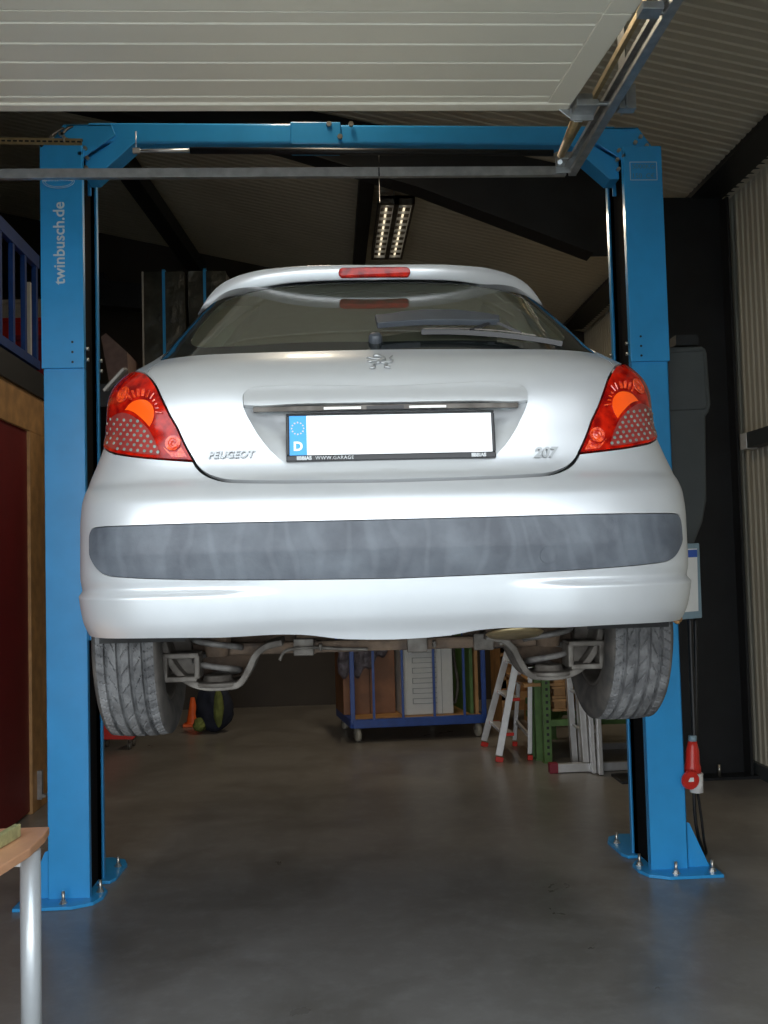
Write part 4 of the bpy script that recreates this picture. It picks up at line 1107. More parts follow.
# eave beam along the right
b = B(); bx(b, 2.74, 2.90, 1.0, 11.3, 4.25, 4.36); bx(b, 2.72, 2.92, 1.0, 11.3, 4.235, 4.25); struct('trim_2', b, 'darksteel')
b = B(); bx(b, 2.92, XW, 1.0, 11.3, 4.24, 4.30); struct('trim_3', b, 'darksteel')
# portal frame: column and rafter at Y=7
b = B(); yc = 7.10
col = [(2.14, 0), (2.96, 0), (2.96, 4.24), (2.05, 4.24), (2.12, 3.75)]
prism(b, [V((x, yc + .02, z)) for x, z in col], (0, .012, 0))
bx(b, 2.94, 2.96, yc - .10, yc + .11, .02, 4.2); bar(b, (2.14, yc, 0), (2.12, yc, 3.78), .2, .015, up=V((1, 0, 0)))
bx(b, 2.0, 3.0, yc - .13, yc + .14, 0, .02)
for z in (1.25,): pass
col_ = struct('steel_column', b, 'darksteel')
b = B(); q = PZ(722, 777, .02); cyl(b, (q.x, yc - .07, .02), (q.x, yc - .07, .10), .012, 8); obj('anchor_bolt', b, 'bolt', col_)
b = B()
bot = [(1.95, 3.80), (.70, 4.29), (-.3, 4.60), (-5, 5.62)]
poly = [V((x, yc, z)) for x, z in bot] + [V((-5, yc, roofz(-5) - .01)), V((2.5, yc, roofz(2.5) - .02)), V((2.5, yc, 3.8))]
prism(b, poly, (0, .012, 0))
for (a, c) in zip(bot, bot[1:]): bar(b, V((a[0], yc, a[1])), V((c[0], yc, c[1])), .2, .014)
struct('steel_rafter', b, 'darksteel')
b = B(); bx(b, -5, 1.9, 10.9, 11.1, 4.33, 4.63) if False else prism(b, [P(90, 279, 10.4), P(146, 284, 10.4), P(146, 309, 10.4), P(90, 304, 10.4)], (0, .2, 0)); bx(b, -5, -2.3, 10.4, 10.6, 4.45, 4.7)
struct('steel_tie', b, 'darksteel')
b = B(); bar(b, P(112, 146, 8.2), P(200, 272, 11.3), .16, .16); struct('roof_brace', b, 'darksteel')
b = B(); bar(b, P(606, 283, 11.3), P(560, 325, 11.3), .14, .12); struct('wall_brace', b, 'darksteel')
b = B(); bx(b, .30, .42, 7.1, 11.3, roofz(.36) - .16, roofz(.36) - .03); struct('roof_purlin', b, 'darksteel')
b = B(); tube(b, [P(379, 151, 4.98), P(379, 176, 4.98), P(379.5, 201, 7.3)], .004, 6); tag(recenter(obj('hanging_wire', b, 'cable')), 'thin dark wire hanging down from the overhead beam before the ceiling light', 'wire')
# ---- left: timber partition with red panel, loft above with blue railing
XP = -2.0
b = B(); yA, yB = 3.0, 7.12
bx(b, XP - .10, XP, yA, yB, 2.54, 2.80); bx(b, XP - .10, XP, yB - .36, yB, 0, 2.54); bx(b, XP - .10, XP, yB, yB + .02, 0, 2.80)
part_ = tag(obj('timber_partition', b, 'wood', bevel=.004), 'timber framed partition with tall dark red panel left of the blue post', 'partition')
b = B(); bx(b, XP - .08, XP - .02, yA, yB - .36, .02, 2.54); obj('red_panel', b, 'redpaint', part_)
b = B(); q = P(47.5, 783, 6.9); bx(b, XP - .0, XP + .03, 6.86, 6.90, q.z - .10, q.z + .09); bx(b, XP, XP + .05, 6.87, 6.92, q.z - .09, q.z - .07); obj('latch_plate', b, 'steel', part_)
b = B(); bx(b, -5, XP + .02, 3.0, 7.4, 2.80, 2.97); bx(b, -5, -.4, 7.4, 11.4, 2.80, 2.97); struct('loft_floor', b, 'darksteel')
rl = root('loft_railing', (XP, 5.2, 2.97), 'blue steel railing with upright bars along the loft above the red panel', 'railing')
b = B(); bx(b, XP - .02, XP + .02, 3.2, 6.95, 3.70, 3.79); bx(b, XP - .02, XP + .02, 3.2, 6.95, 2.99, 3.05); obj('rail_frame', b, 'bluerail', rl)
for k in range(15):
    y = 3.4 + k * .25; b = B(); bx(b, XP - .015, XP + .015, y - .02, y + .02, 3.05, 3.70); obj('upright_bar', b, 'bluerail', rl)
b = B(); q = P(28.5, 282, 7.3); bx(b, q.x - .012, q.x + .012, 7.3, 7.33, 2.97, q.z); tag(recenter(obj('upright_rod', b, 'white')), 'thin pale upright rod behind the blue loft railing', 'rod')
for (a, c_, Y, h, w_, mt, lab, ct) in ((12, 345, 8.4, .42, .5, 'redplastic', 'red crate standing on the loft behind the blue railing bars', 'crate'),
                                 (34, 350, 7.6, .36, .26, 'darkred', 'dark red box on the loft beside the pale rod', 'box'),
                                 (14, 262, 9.0, .14, .5, 'pink', 'pale board lying high on the loft behind the railing', 'board')):
    q = P(a, c_, Y); b = B(); z0 = 2.972 if ct != 'board' else 2.972
    if ct == 'board': continue
    hh = P(a, 318, Y).z - z0 if ct == 'crate' else P(a, 335, Y).z - z0
    bx(b, q.x - w_ / 2, q.x + w_ / 2, Y, Y + .3, z0, z0 + hh); bx(b, q.x - w_ / 2 - .012, q.x + w_ / 2 + .012, Y - .012, Y + .312, z0 + hh - .04, z0 + hh); tag(recenter(obj('storage_' + ct, b, mt, bevel=.006)), lab, ct)
b = B(); q = P(15, 300, 8.45); bx(b, q.x - .22, q.x + .22, 8.45, 8.7, P(12, 318, 8.4).z + .003, P(12, 298, 8.4).z); bx(b, q.x - .225, q.x + .225, 8.44, 8.71, P(12, 302, 8.4).z, P(12, 298, 8.4).z); tag(recenter(obj('grey_box', b, 'boards', bevel=.006)), 'pale grey box on top of the red crate on the loft', 'box')
# wrapped packs on the loft
for i, (a0, a1, top, Y) in enumerate(((143.5, 184, 272, 8.6), (187.5, 226, 271, 8.66))):
    p0 = P(a0, top, Y); p1 = P(a1, top, Y); t_ = root('wrapped_pack', ((p0.x + p1.x) / 2, Y + .2, 2.97), ('tall dark foil-wrapped pack with bright left edge and blue strap on the loft' if i == 0 else 'dark foil-wrapped pack half hidden behind the car roof on the loft'), 'pack', group='wrapped packs on the loft')
    b = B(); n = 14; bx(b, p0.x, p1.x, Y, Y + .45, 2.972, p0.z); bmesh.ops.subdivide_edges(b, edges=b.edges, cuts=12, use_grid_fill=True)
    for v in b.verts:
        from mathutils import noise as _n
        v.co += V((_n.noise(v.co * 6), _n.noise(v.co * 6 + V((5, 0, 0))), 0)) * .014
    obj('foil_wrap', b, 'foil', t_, smooth=False)
    b = B(); sx = P((164 if i == 0 else 205), 300, Y).x; bx(b, sx - .012, sx + .012, Y - .016, Y - .008, 2.98, p0.z + .006); bx(b, sx - .012, sx + .012, Y - .016, Y + .46, p0.z + .012, p0.z + .018); obj('strap', b, 'blue', t_)
    if i == 0:
        b = B(); bx(b, p0.x - .014, p0.x - .002, Y - .014, Y + .01, 2.98, p0.z); obj('lit_edge', b, 'boards', t_)  # pale strip added for the light along the pack's left edge
b = B(); prism(b, [P(101, 337, 8.2), P(106, 333, 8.2), P(127, 352, 8.2), V((P(129, 350, 8.2).x, 8.2, 2.972)), V((P(112, 350, 8.2).x, 8.2, 2.972))], (0, .5, 0)); tag(recenter(obj('leaning_board', b, 'pink')), 'pinkish slanted board left of the wrapped packs', 'board')

# ================================================================== THE DOOR AND ITS TRACK
ZDR = 3.235
door = root('door_1', (-.6, 2.3, ZDR), 'cream sectional garage door rolled up flat overhead, grooved underside', 'garage door', kind='structure')
xd = P(566, 108, 3.5).x
secs = [(2.88, 3.50), (2.26, 2.875), (1.64, 2.255), (1.02, 1.635)]
def doorx(y): return P(566, 108, 3.5).x + (P(641, 1, 2.85).x - P(566, 108, 3.5).x) * (3.5 - y) / .65
def shear(bm):
    for v in bm.verts:
        if v.co.x > 0: v.co.x += .075 * (3.5 - max(v.co.y, 2.26))
for k, (y0, y1) in enumerate(secs):
    b = B(); g = .118; xs0 = -2.5; xs1 = xd + .01
    ys = [y0]; prof = [(y0, 0)]
    j = 0; yy = y1 - .085
    gl = []
    while yy > y0 + .05: gl.append(yy); yy -= g
    for gy in reversed(gl): prof += [(gy - .006, 0), (gy - .003, .006), (gy + .003, .006), (gy + .006, 0)]
    prof.append((y1, 0))
    top = [(y1, .042), (y0, .042)]
    prism(b, [V((xs0, y, ZDR + h)) for y, h in prof + top], (xs1 - xs0 - .09, 0, 0))
    shear(b); s_ = obj('door_section', b, 'door', door, bevel=.0015)
    b = B(); bx(b, xs1 - .09, xs1, y0, y1, ZDR - .004, ZDR + .044); shear(b); obj('end_stile', b, 'door', s_, bevel=.003)
b = B(); bx(b, -2.5, xs1, 3.46, 3.515, ZDR - .008, ZDR + .05); obj('bottom_seal_rail', b, 'door', door, bevel=.006)
b = B(); q0 = P(566, 120, 3.45); bx(b, xd + .02, xd + .10, 3.42, 3.50, ZDR - .03, ZDR - .006)
prism(b, [V((xd - .03, 3.50, ZDR - .006)), V((xd + .06, 3.50, ZDR - .006)), V((xd + .06, 3.50, ZDR - .055)), V((xd + .03, 3.50, ZDR - .055))], (0, .004, 0))
bx(b, xd + .015, xd + .10, 3.495, 3.505, ZDR - .05, ZDR + .05)
cyl(b, (xd + .02, 3.43, ZDR - .02), (xd + .17, 3.43, ZDR - .02), .008, 10)
obj('corner_bracket', b, 'steel', door, bevel=.002)
b = B(); q = P(648, 3, 2.84); bx(b, q.x - .03, q.x + .035, 2.80, 2.86, ZDR - .03, ZDR - .006); cyl(b, (q.x + .0, 2.84, ZDR - .02), (q.x + .07, 2.84, ZDR - .02), .008, 10); obj('hinge_bracket', b, 'steel', door, bevel=.002)

tr = root('door_track', (.95, 3.0, 3.1), 'galvanised overhead door track with cross bar running above the car', 'door track')
tA = P(669, 3, 2.86); tB = P(575, 167, 4.02)
dirn = (tB - tA).normalized(); tA2 = tA - dirn * 1.9
tA2.z = tA.z + (tA.z - tB.z) / (tB - tA).length * 1.9 * 0 + (tA.z - tA.z)
def off(p, dx, dz): return p + V((dx, 0, dz))
b = B()
def rail(dx, dz, w_, h_): bar(b, off(tA2, dx, dz), off(tB, dx, dz), w_, h_)
rail(.0, .0, .004, .075); rail(-.014, .036, .028, .004); rail(-.014, -.036, .028, .004); rail(-.028, .028, .003, .016); rail(-.028, -.028, .003, .016)
t1 = obj('track_channel', b, 'steel', tr)
b = B(); rail(-.055, .04, .016, .004); rail(-.062, .05, .003, .018); obj('inner_angle', b, 'steelwarm', tr)
b = B(); rail(.012, .038, .020, .004); rail(.022, .05, .003, .024); obj('outer_angle', b, 'steel', tr)
b = B(); hq = P(617, 104, 3.45); bx(b, hq.x - .0, hq.x + .06, 3.42, 3.46, hq.z - .03, hq.z + .06); bx(b, hq.x + .02, hq.x + .025, 3.40, 3.48, hq.z - .03, roofz(hq.x)); obj('hanger', b, 'steel', tr)
b = B(); c0 = P(0, 173.5, 3.95) + V((-.9, 0, 0)); c1 = P(566, 170.5, 4.03); c0.z = c0.z; 
bar(b, c0, c1, .004, .036); bar(b, off(c0, 0, .017) + V((0, .012, 0)), off(c1, 0, .017) + V((0, .012, 0)), .026, .003); bar(b, off(c0, 0, -.017) + V((0, .012, 0)), off(c1, 0, -.017) + V((0, .012, 0)), .026, .003)
obj('cross_bar', b, 'steel', tr)
b = B(); q = P(379, 172, 3.975); bx(b, q.x - .003, q.x + .003, q.y - .004, q.y + .001, q.z - .018, q.z + .018); obj('bar_joint', b, 'darksteel', tr)
b = B(); q = P(563, 160, 4.0); bx(b, q.x - .035, q.x + .055, 3.985, 3.99, q.z - .06, q.z + .03); bx(b, q.x - .035, q.x + .0, 3.90, 4.0, q.z - .035, q.z - .03); cyl(b, P(560, 162, 3.96), P(560, 162, 3.9), .012, 8); obj('corner_plate', b, 'steel', tr, bevel=.002)
b = B(); cyl(b, P(576, 118, 3.62), P(561, 155, 3.94), .016, 16); obj('spring_buffer', b, 'steelwarm', tr)
b = B(); q0 = P(-60, 140, 4.6); q1 = P(82, 142, 4.72)
bar(b, q0, q1, .003, .032); bar(b, off(q0, 0, .015) + V((0, .015, 0)), off(q1, 0, .015) + V((0, .015, 0)), .03, .003)
pa = obj('slotted_angle', b, 'steelwarm', tr)
b = B(); 
for k in range(24):
    c = q0 + (q1 - q0) * ((k + .5) / 24); bx(b, c.x - .009, c.x + .009, c.y - .0035, c.y - .0015, c.z - .004, c.z + .004)
obj('slots', b, 'darksteel', pa)
for px in (52, 64):
    b = B(); q = P(px, 137.5, 4.7); cyl(b, q, q + V((0, -.012, 0)), .009, 6); cyl(b, q + V((0, -.003, -.02)), q + V((0, -.003, .012)), .004, 8); obj('angle_bolt', b, 'bolt', pa)
b = B(); q = q0 + V((.1, 0, 0)); bx(b, q.x, q.x + .03, q.y, q.y + .02, q.z, roofz(q.x)); obj('hanger', b, 'steel', tr)

# ================================================================== CEILING LIGHT
M['lit'] = mat('lit_tube', (.9, .87, .75), .4, noise=.02); M['lit'].node_tree.nodes['Principled BSDF'].inputs['Emission Color'].default_value = (1, .84, .58, 1)
M['lit'].node_tree.nodes['Principled BSDF'].inputs['Emission Strength'].default_value = .7
def ceiling_light(x0l, x1l, yl0, zl, label, power):
    yl1 = yl0 + 1.5; xm = (x0l + x1l) / 2
    lt = root('ceiling_light', (xm, (yl0 + yl1) / 2, zl), label, 'ceiling light')
    b = B(); bx(b, x0l, x1l, yl0, yl1, zl + .045, zl + .07)
    for xx in (x0l, xm - .02, x1l - .02): bx(b, xx, xx + (.04 if xx == xm - .02 else .02), yl0, yl1, zl, zl + .05)
    bx(b, x0l, x1l, yl0, yl0 + .03, zl, zl + .07); bx(b, x0l, x1l, yl1 - .03, yl1, zl, zl + .07); obj('housing', b, 'greymetal', lt)
    for xx in (x0l + .02, xm + .02):
        b = B(); w_ = xm - .04 - x0l; n = 10
        for k in range(n): y = yl0 + .09 + k * (yl1 - yl0 - .15) / (n - 1); bx(b, xx, xx + w_, y - .004, y + .004, zl + .002, zl + .024)
        bx(b, xx, xx + .004, yl0 + .03, yl1 - .03, zl + .002, zl + .024); bx(b, xx + w_ - .004, xx + w_, yl0 + .03, yl1 - .03, zl + .002, zl + .024)
        obj('louvre', b, 'alu', lt)
        b = B(); cyl(b, (xx + w_ / 2, yl0 + .05, zl + .034), (xx + w_ / 2, yl1 - .05, zl + .034), .009, 10); obj('lamp_tube', b, 'lit', lt)
        al = bpy.data.lights.new('tube_glow', 'AREA'); al.shape = 'RECTANGLE'; al.size = w_; al.size_y = 1.35; al.energy = power; al.color = (1, .84, .62)
        ao = bpy.data.objects.new('tube_glow', al); COL.objects.link(ao); ao.location = (xx + w_ / 2, (yl0 + yl1) / 2, zl - .002)
    for y in (yl0 + .3, yl1 - .3):
        b = B(); cyl(b, (xm, y, zl + .07), (xm, y, roofz(xm)), .006, 8); obj('hanger_rod', b, 'steel', lt)
a = P(378.5, 204, 8.0); c = P(415, 203, 8.0)
ceiling_light(a.x, c.x, 8.0, a.z, 'grey twin-tube ceiling light with louvres hanging over the car', 10)
ceiling_light(-.30, .02, 4.15, 4.75, 'twin-tube ceiling light hanging above the open garage door panels', 7)

# ================================================================== TABLE
tb = root('work_table', (-1.4, 2.95, 0), 'beech topped table with round silver legs at lower left corner', 'table')
b = B(); zt = .745
tpts = [PZ(49.5, 826.5, zt), PZ(30, 848, zt), PZ(0, 867, zt)]
xe = tpts[0].x; yb_ = tpts[0].y
edge = [(-2.0, yb_ + .01), (xe, yb_), (xe + .012, yb_ - .10), (tpts[1].x, tpts[1].y), (tpts[2].x, tpts[2].y), (tpts[2].x - .03, 2.55), (-1.05, 2.45), (-2.0, 2.4)]
prism(b, [V((x, y, zt - .028)) for x, y in edge], (0, 0, .028)); obj('table_top', b, 'table', tb, bevel=.004)
for q in (P(30.5, 900, 3.27), V((-1.05, 2.62, 0)), V((-1.9, 2.62, 0)), V((-1.9, 3.2, 0))):
    b = B(); cyl(b, (q.x, q.y, 0), (q.x, q.y, zt - .03), .032, 28); obj('leg', b, 'tableleg', tb)
b = B(); q = P(30.5, 900, 3.27); bx(b, -1.9, q.x, q.y - .02, q.y + .02, zt - .075, zt - .03); bx(b, -1.9, -1.05, 2.60, 2.64, zt - .075, zt - .03); obj('apron', b, 'white', tb)
b = B(); e0 = PZ(21.5, 836.5, zt + .001); e1 = PZ(-6, 853, zt + .001); d_ = (e1 - e0).normalized(); e1 = e0 + d_ * .5
M['levelside'] = mat('yellowed_level_face', (.42, .42, .20), .5, noise=.3, nscale=30)
bar(b, e0 + V((-.012, 0, .021)), e1 + V((-.012, 0, .021)), .022, .040)
lv = tag(recenter(obj('spirit_level', b, 'levelside', bevel=.002)), 'short yellowish spirit level lying on the table corner', 'level')
# ================================================================== THINGS ON THE FLOOR BEHIND
# ---- blue cage trolley
FLc = PZ(352, 741, 0); YC = 8.95
fl = P(353, 722, 8.95); fr = P(485, 720, 9.02)
ang = math.radians(5.5)
ex = V((math.cos(ang * .6), math.sin(ang * .6), 0)); ey = V((-math.sin(ang * 1.6), math.cos(ang * 1.6), 0)).normalized()
O = V((fl.x, 8.95, 0)); CW = 1.19; CD = .80
tro = root('cage_trolley', O + ex * CW / 2 + ey * CD / 2, 'blue wheeled cage trolley loaded with a brown cabinet and white appliance', 'trolley')
def tc(u, v, z): return O + ex * (u * CW) + ey * (v * CD) + V((0, 0, z))
b = B(); zd = .165
for (a, c) in (((0, 0), (1, 0)), ((0, 1), (1, 1)), ((0, 0), (0, 1)), ((1, 0), (1, 1))): bar(b, tc(*a, zd), tc(*c, zd), .05, .075)
obj('base_frame', b, 'bluecart', tro, bevel=.004)
b = B(); prism(b, [tc(0.02, .03, zd + .02), tc(.98, .03, zd + .02), tc(.98, .97, zd + .02), tc(.02, .97, zd + .02)], (0, 0, .02)); obj('deck', b, 'wood', tro)
ztp = 1.35
for (u, v) in ((0, 0), (1, 0), (0, 1), (1, 1)):
    b = B(); bar(b, tc(u, v, zd), tc(u, v, ztp), .042, .042, up=V((0, 1, 0))); obj('corner_post', b, 'bluecart', tro, bevel=.004)
for (u0, v0, u1, v1, zz) in ((0, 0, 1, 0, .84), (0, 1, 1, 1, .84), (0, 0, 0, 1, .84), (1, 0, 1, 1, .84), (0, 0, 1, 0, 1.33), (0, 1, 1, 1, 1.33)):
    b = B(); bar(b, tc(u0, v0, zz), tc(u1, v1, zz), .03, .035); obj('cross_rail', b, 'bluecart', tro)
for u in (.16, .38, .62, .85):
    b = B(); bar(b, tc(u, 0, zd + .03), tc(u, 0, ztp - .03), .022, .022, up=V((0, 1, 0))); obj('side_bar', b, 'bluecart', tro)
M['wheelcream'] = mat('cream_caster_wheel', (.45, .43, .36), .5, noise=.2, nscale=20)
for (u, v) in ((.04, .06), (.96, .06), (.04, .94), (.75, .94)):
    c = tc(u, v, .062); b = B(); lathe(b, [(0, -.02), (.05, -.02), (.061, -.012), (.061, .012), (.05, .02), (0, .02)], c, (1, .35, 0), 20)
    cs = obj('caster', b, 'wheelcream', tro)
    b = B(); bx(b, c.x - .03, c.x - .024, c.y - .02, c.y + .02, .06, .135); bx(b, c.x + .024, c.x + .03, c.y - .02, c.y + .02, .06, .135); bx(b, c.x - .04, c.x + .04, c.y - .04, c.y + .04, .125, .13); obj('caster_fork', b, 'greymetal', cs)
zdk = zd + .041
def cbox(u0, u1, v0, v1, z0, z1, b):
    return prism(b, [tc(u0, v0, z0), tc(u1, v0, z0), tc(u1, v1, z0), tc(u0, v1, z0)], (0, 0, z1 - z0))
cab = root('brown_cabinet', tc(.15, .5, zdk), 'brown veneered cabinet half wrapped in plastic on the blue trolley', 'cabinet')
b = B(); cbox(-.03, .375, .35, .92, zdk, zdk + .62, b); obj('body', b, 'brownwood', cab, bevel=.004)
b = B(); cbox(.175, .178, .342, .352, zdk + .01, zdk + .61, b); obj('door_seam', b, 'dark', cab)
M['film'] = glassmat('plastic_film', (.62, .60, .62), ior=1.6, rough=.35)
# crumpled plastic wrap
b = B(); rows = []
M['filmsolid'] = mat('crumpled_grey_film', (.28, .25, .29), .3, .1, col2=(.12, .10, .12), nscale=14, bump=1.0, bscale=30, detail=10)
from mathutils import noise as _n
for i in range(31):
    u = -.07 + .445 * i / 30; row = []
    lowz = zdk + (.36 if u < .10 else .36 + (u - .10) * 1.0) + .03 * math.sin(u * 60)
    for j in range(15):
        z = lowz + (zdk + .80 - lowz) * j / 14
        q = tc(u, .31 + .02 * _n.noise(V((u * 12, z * 12, 0))), z) + V((_n.noise(V((u * 15, z * 15, 3))) * .012, 0, 0)); row.append(b.verts.new(q))
    rows.append(row)
for A, C in zip(rows, rows[1:]):
    for j in range(14): b.faces.new((A[j], A[j + 1], C[j + 1], C[j])).smooth = True
bmesh.ops.solidify(b, geom=b.faces[:], thickness=.004)
obj('plastic_wrap', b, 'filmsolid', cab)
ap = root('white_appliance', tc(.56, .5, zdk), 'white ribbed appliance standing upright on the blue trolley', 'appliance')
b = B(); cbox(.40, .79, .12, .80, zdk, zdk + .85, b); obj('body', b, 'cream', ap, bevel=.012, seg=3)
for k in range(7):
    z = zdk + .10 + k * .092; b = B()
    for dz in (0, .045): cbox(.475, .66, .112, .122, z + dz, z + dz + .006, b)
    cbox(.475, .480, .112, .122, z, z + .05, b); obj('rib', b, 'groove', ap)
b = B(); cbox(.70, .703, .112, .122, zdk + .01, zdk + .84, b); obj('seam', b, 'groove', ap)
b = B(); tube(b, cat([tc(.83, .3, zdk + .9), tc(.835, .3, zdk + .5), tc(.86, .3, zdk + .25), tc(.83, .3, zdk + .08), tc(.81, .35, zdk + .2), tc(.815, .3, zdk + .6), tc(.82, .3, zdk + .9)], 8), .016, 8)
tag(recenter(obj('grey_hose', b, 'greymetal')), 'grey drain hose hanging beside the white appliance', 'hose')
for (u, mt, lab) in ((.905, 'rackgreen', 'green edged board leaning at the right end of the blue trolley'), (.945, 'wood', 'tan board leaning at the right end of the blue trolley')):
    b = B(); cbox(u, u + .025, .05, .85, zdk, zdk + .95, b); tag(recenter(obj('leaning_board', b, mt)), lab, 'board')

# ---- step ladder, seen from the side
L = root('step_ladder', (1.48, 8.2, 0), 'aluminium step ladder with red feet and red tread ends', 'ladder')
fa = PZ(484, 746.5, 0); fb = PZ(499, 762, 0); ra_ = PZ(514.7, 746, 0); rb_ = PZ(530, 760, 0)
def lerp(a, c, t_): return a + (c - a) * t_
apx = V((1.60, 0, 1.42)); 
tA_ = V((P(510, 645, fa.y - .05).x, fa.y - .05, P(510, 645, fa.y - .05).z)); tB_ = V((P(519, 648, fb.y + .05).x, fb.y + .05, P(519, 648, fb.y + .05).z))
tA_ = fa + (tA_ - fa) * 1.45; tB_ = fb + (tB_ - fb) * 1.45
for p, q, nm in ((fa, tA_, 'front_stile'), (fb, tB_, 'front_stile'), (ra_, V((tA_.x + .02, ra_.y - .05, tA_.z)), 'rear_leg'), (rb_, V((tB_.x + .02, rb_.y + .05, tB_.z)), 'rear_leg')):
    b = B(); w_ = .055 if nm == 'front_stile' else .035; bar(b, p + V((0, 0, .05)), q, .022, w_, up=V((1, 0, 0))); s_ = obj(nm, b, 'alu', L, bevel=.003)
    b = B(); bar(b, p, p + (q - p) * .03, .026, w_ + .006, up=V((1, 0, 0))); obj('foot', b, 'redplastic', s_, bevel=.003)
for k, t_ in enumerate((.165, .375, .585, .80)):
    a_ = lerp(fa, tA_, t_); c_ = lerp(fb, tB_, t_); b = B(); a2 = a_ + V((.035, 0, 0)); c2 = c_ + V((.035, 0, 0)); bar(b, a2, c2, .085, .022); s_ = obj('tread', b, 'alu', L, bevel=.003)
    for q, dy in ((a2, .012), (c2, -.012)):
        b = B(); bx(b, q.x - .045, q.x + .045, q.y - .012, q.y + .012, q.z - .012, q.z + .012); obj('tread_end', b, 'redplastic', s_, bevel=.004)
b = B(); bar(b, lerp(ra_, V((tA_.x + .02, ra_.y - .05, tA_.z)), .17), lerp(rb_, V((tB_.x + .02, rb_.y + .05, tB_.z)), .14), .02, .03); bar(b, lerp(tA_, tB_, .0), lerp(tA_, tB_, 1), .14, .03); obj('brace', b, 'alu', L)

# ---- green pallet rack
g0 = PZ(552, 763, 0); YG = g0.y
rk = root('pallet_rack', (2.1, YG + .6, 0), 'green pallet rack frame holding timber behind the step ladder', 'rack')
def px_x(px, Y, py=750): return P(px, py, Y).x
for (xa_, xb_, Y) in ((px_x(531, 8.05), px_x(537, 8.0), 8.0), (px_x(536.5, 7.9), px_x(543, 7.9), 7.9), (px_x(544.5, YG), px_x(552, YG), YG), (2.75, 2.83, YG), (2.75, 2.83, YG + 1.0), (px_x(551, YG + 1.0), px_x(557, YG + 1.0), YG + 1.0)):
    b = B(); bx(b, xa_, xb_, Y, Y + .06, 0, 2.2); bx(b, xa_ - .01, xb_ + .01, Y - .01, Y + .07, 0, .008); slot_ = abs(Y - YG) < .01 and xa_ < 2
    if slot_:
        for k in range(26): z = .06 + k * .05; bx(b, (xa_ + xb_) / 2 - .008, (xa_ + xb_) / 2 + .012, Y - .002, Y + .002, z, z + .022, mi=1)
    up_ = obj('upright', b, ['rackgreen', 'darksteel'], rk)
xg0 = px_x(552, YG); 
for (z, Y) in ((.28, YG + .02), (.21, YG + .98), (.32, YG + .98), (1.35, YG + .02), (1.35, YG + .98)):
    b = B(); bx(b, xg0, 2.78, Y, Y + .05, z, z + (.05 if z < 1 else .1)); obj('beam', b, 'rackgreen', rk)
b = B(); bar(b, P(553, 724, 8.3), P(586, 668, 8.9), .05, .05); obj('diagonal_brace', b, 'rackgreen', rk)
b = B(); bar(b, P(545, 705, 8.6), P(570, 655, 8.9), .05, .05); obj('diagonal_brace', b, 'rackgreen', rk)
# timber on the rack
for k in range(3):
    z = .385 + k * .10 
    b = B(); bx(b, 1.50 if k == 2 else 1.72, 2.68, YG + .08, YG + .9, z, z + .022); bx(b, 1.72, 2.68, YG + .08, YG + .9, z + .078, z + .095)
    for x in (1.74, 2.2, 2.58): bx(b, x, x + .09, YG + .1, YG + .88, z + .022, z + .078)
    tag(recenter(obj('wooden_pallet', b, 'wood')), ['brown wooden pallet, lowest in the stack on the green rack', 'brown wooden pallet, second from the bottom on the green rack', 'brown wooden pallet, topmost under the pale boards'][k], 'pallet', group='pallets on the green rack')
for k in range(7):
    z = .685 + k * .035; b = B(); bx(b, 1.74 + .02 * (k % 3), 2.66 - .01 * k, YG + .06 + .02 * (k % 2), YG + .88, z, z + .03); tag(recenter(obj('pale_board', b, 'boards')), 'pale board, number %s from the bottom of the stack on the green rack' % ['one', 'two', 'three', 'four', 'five', 'six', 'seven'][k], 'board', group='pale boards stacked on the green rack')
# crates seen left of the uprights
b = B(); q = P(512, 690, 9.3); 
for k in range(5): bx(b, q.x - .10, q.x + .26, 9.3, 9.32, .28 + k * .11, .36 + k * .11)
bx(b, q.x - .10, q.x - .05, 9.3, 9.9, 0, .85); bx(b, q.x + .22, q.x + .26, 9.3, 9.9, 0, .85); bx(b, q.x - .10, q.x + .26, 9.88, 9.9, .1, .85)
tag(recenter(obj('slatted_crate', b, 'wood')), 'wooden slatted crate behind the step ladder', 'crate')

# ---- extension ladder standing on its foot bar
fb0 = PZ(549, 773, 0); fb1 = PZ(640, 771, 0)
E = root('extension_ladder', (fb0.x + .4, fb0.y, 0), 'aluminium extension ladder standing on a foot bar with dark red end cap', 'ladder')
b = B(); yE = fb0.y; bar(b, (fb0.x + .06, yE, .035), (fb1.x, yE, .035), .05, .062); fbr = obj('foot_bar', b, 'alu', E, bevel=.003)
b = B(); bx(b, fb0.x, fb0.x + .065, yE - .032, yE + .032, 0, .075); obj('end_cap', b, 'darkred', fbr, bevel=.004)
for (bx_, tx_, Y, py, w_) in ((585.5, 580.5, 7.42, 770, .045), (593.5, 589, 7.36, 774, .03), (600.5, 597, 7.30, 776, .032)):
    for dY in (0, .34):
        b = B(); q0 = P(bx_, py, Y); q0.z = max(q0.z, .004); q0.z = .075 if dY == 0 and Y > 7.4 else .004; x1_ = P(tx_, 700, Y).x; dz = P(tx_, 700, Y).z
        k_ = (x1_ - q0.x) / dz; p0 = V((q0.x, Y + dY * 1.0, q0.z)); p1 = V((q0.x + k_ * 2.1, Y + dY, 2.1)); bar(b, p0, p1, w_, .07, up=V((0, 1, 0))); obj('stile', b, 'alu', E, bevel=.003)
    for k in range(7):
        z = .30 + k * .27; b = B(); x_ = q0.x + k_ * z; cyl(b, (x_, Y, z), (x_, Y + .34, z), .013, 10); obj('rung', b, 'alu', E)
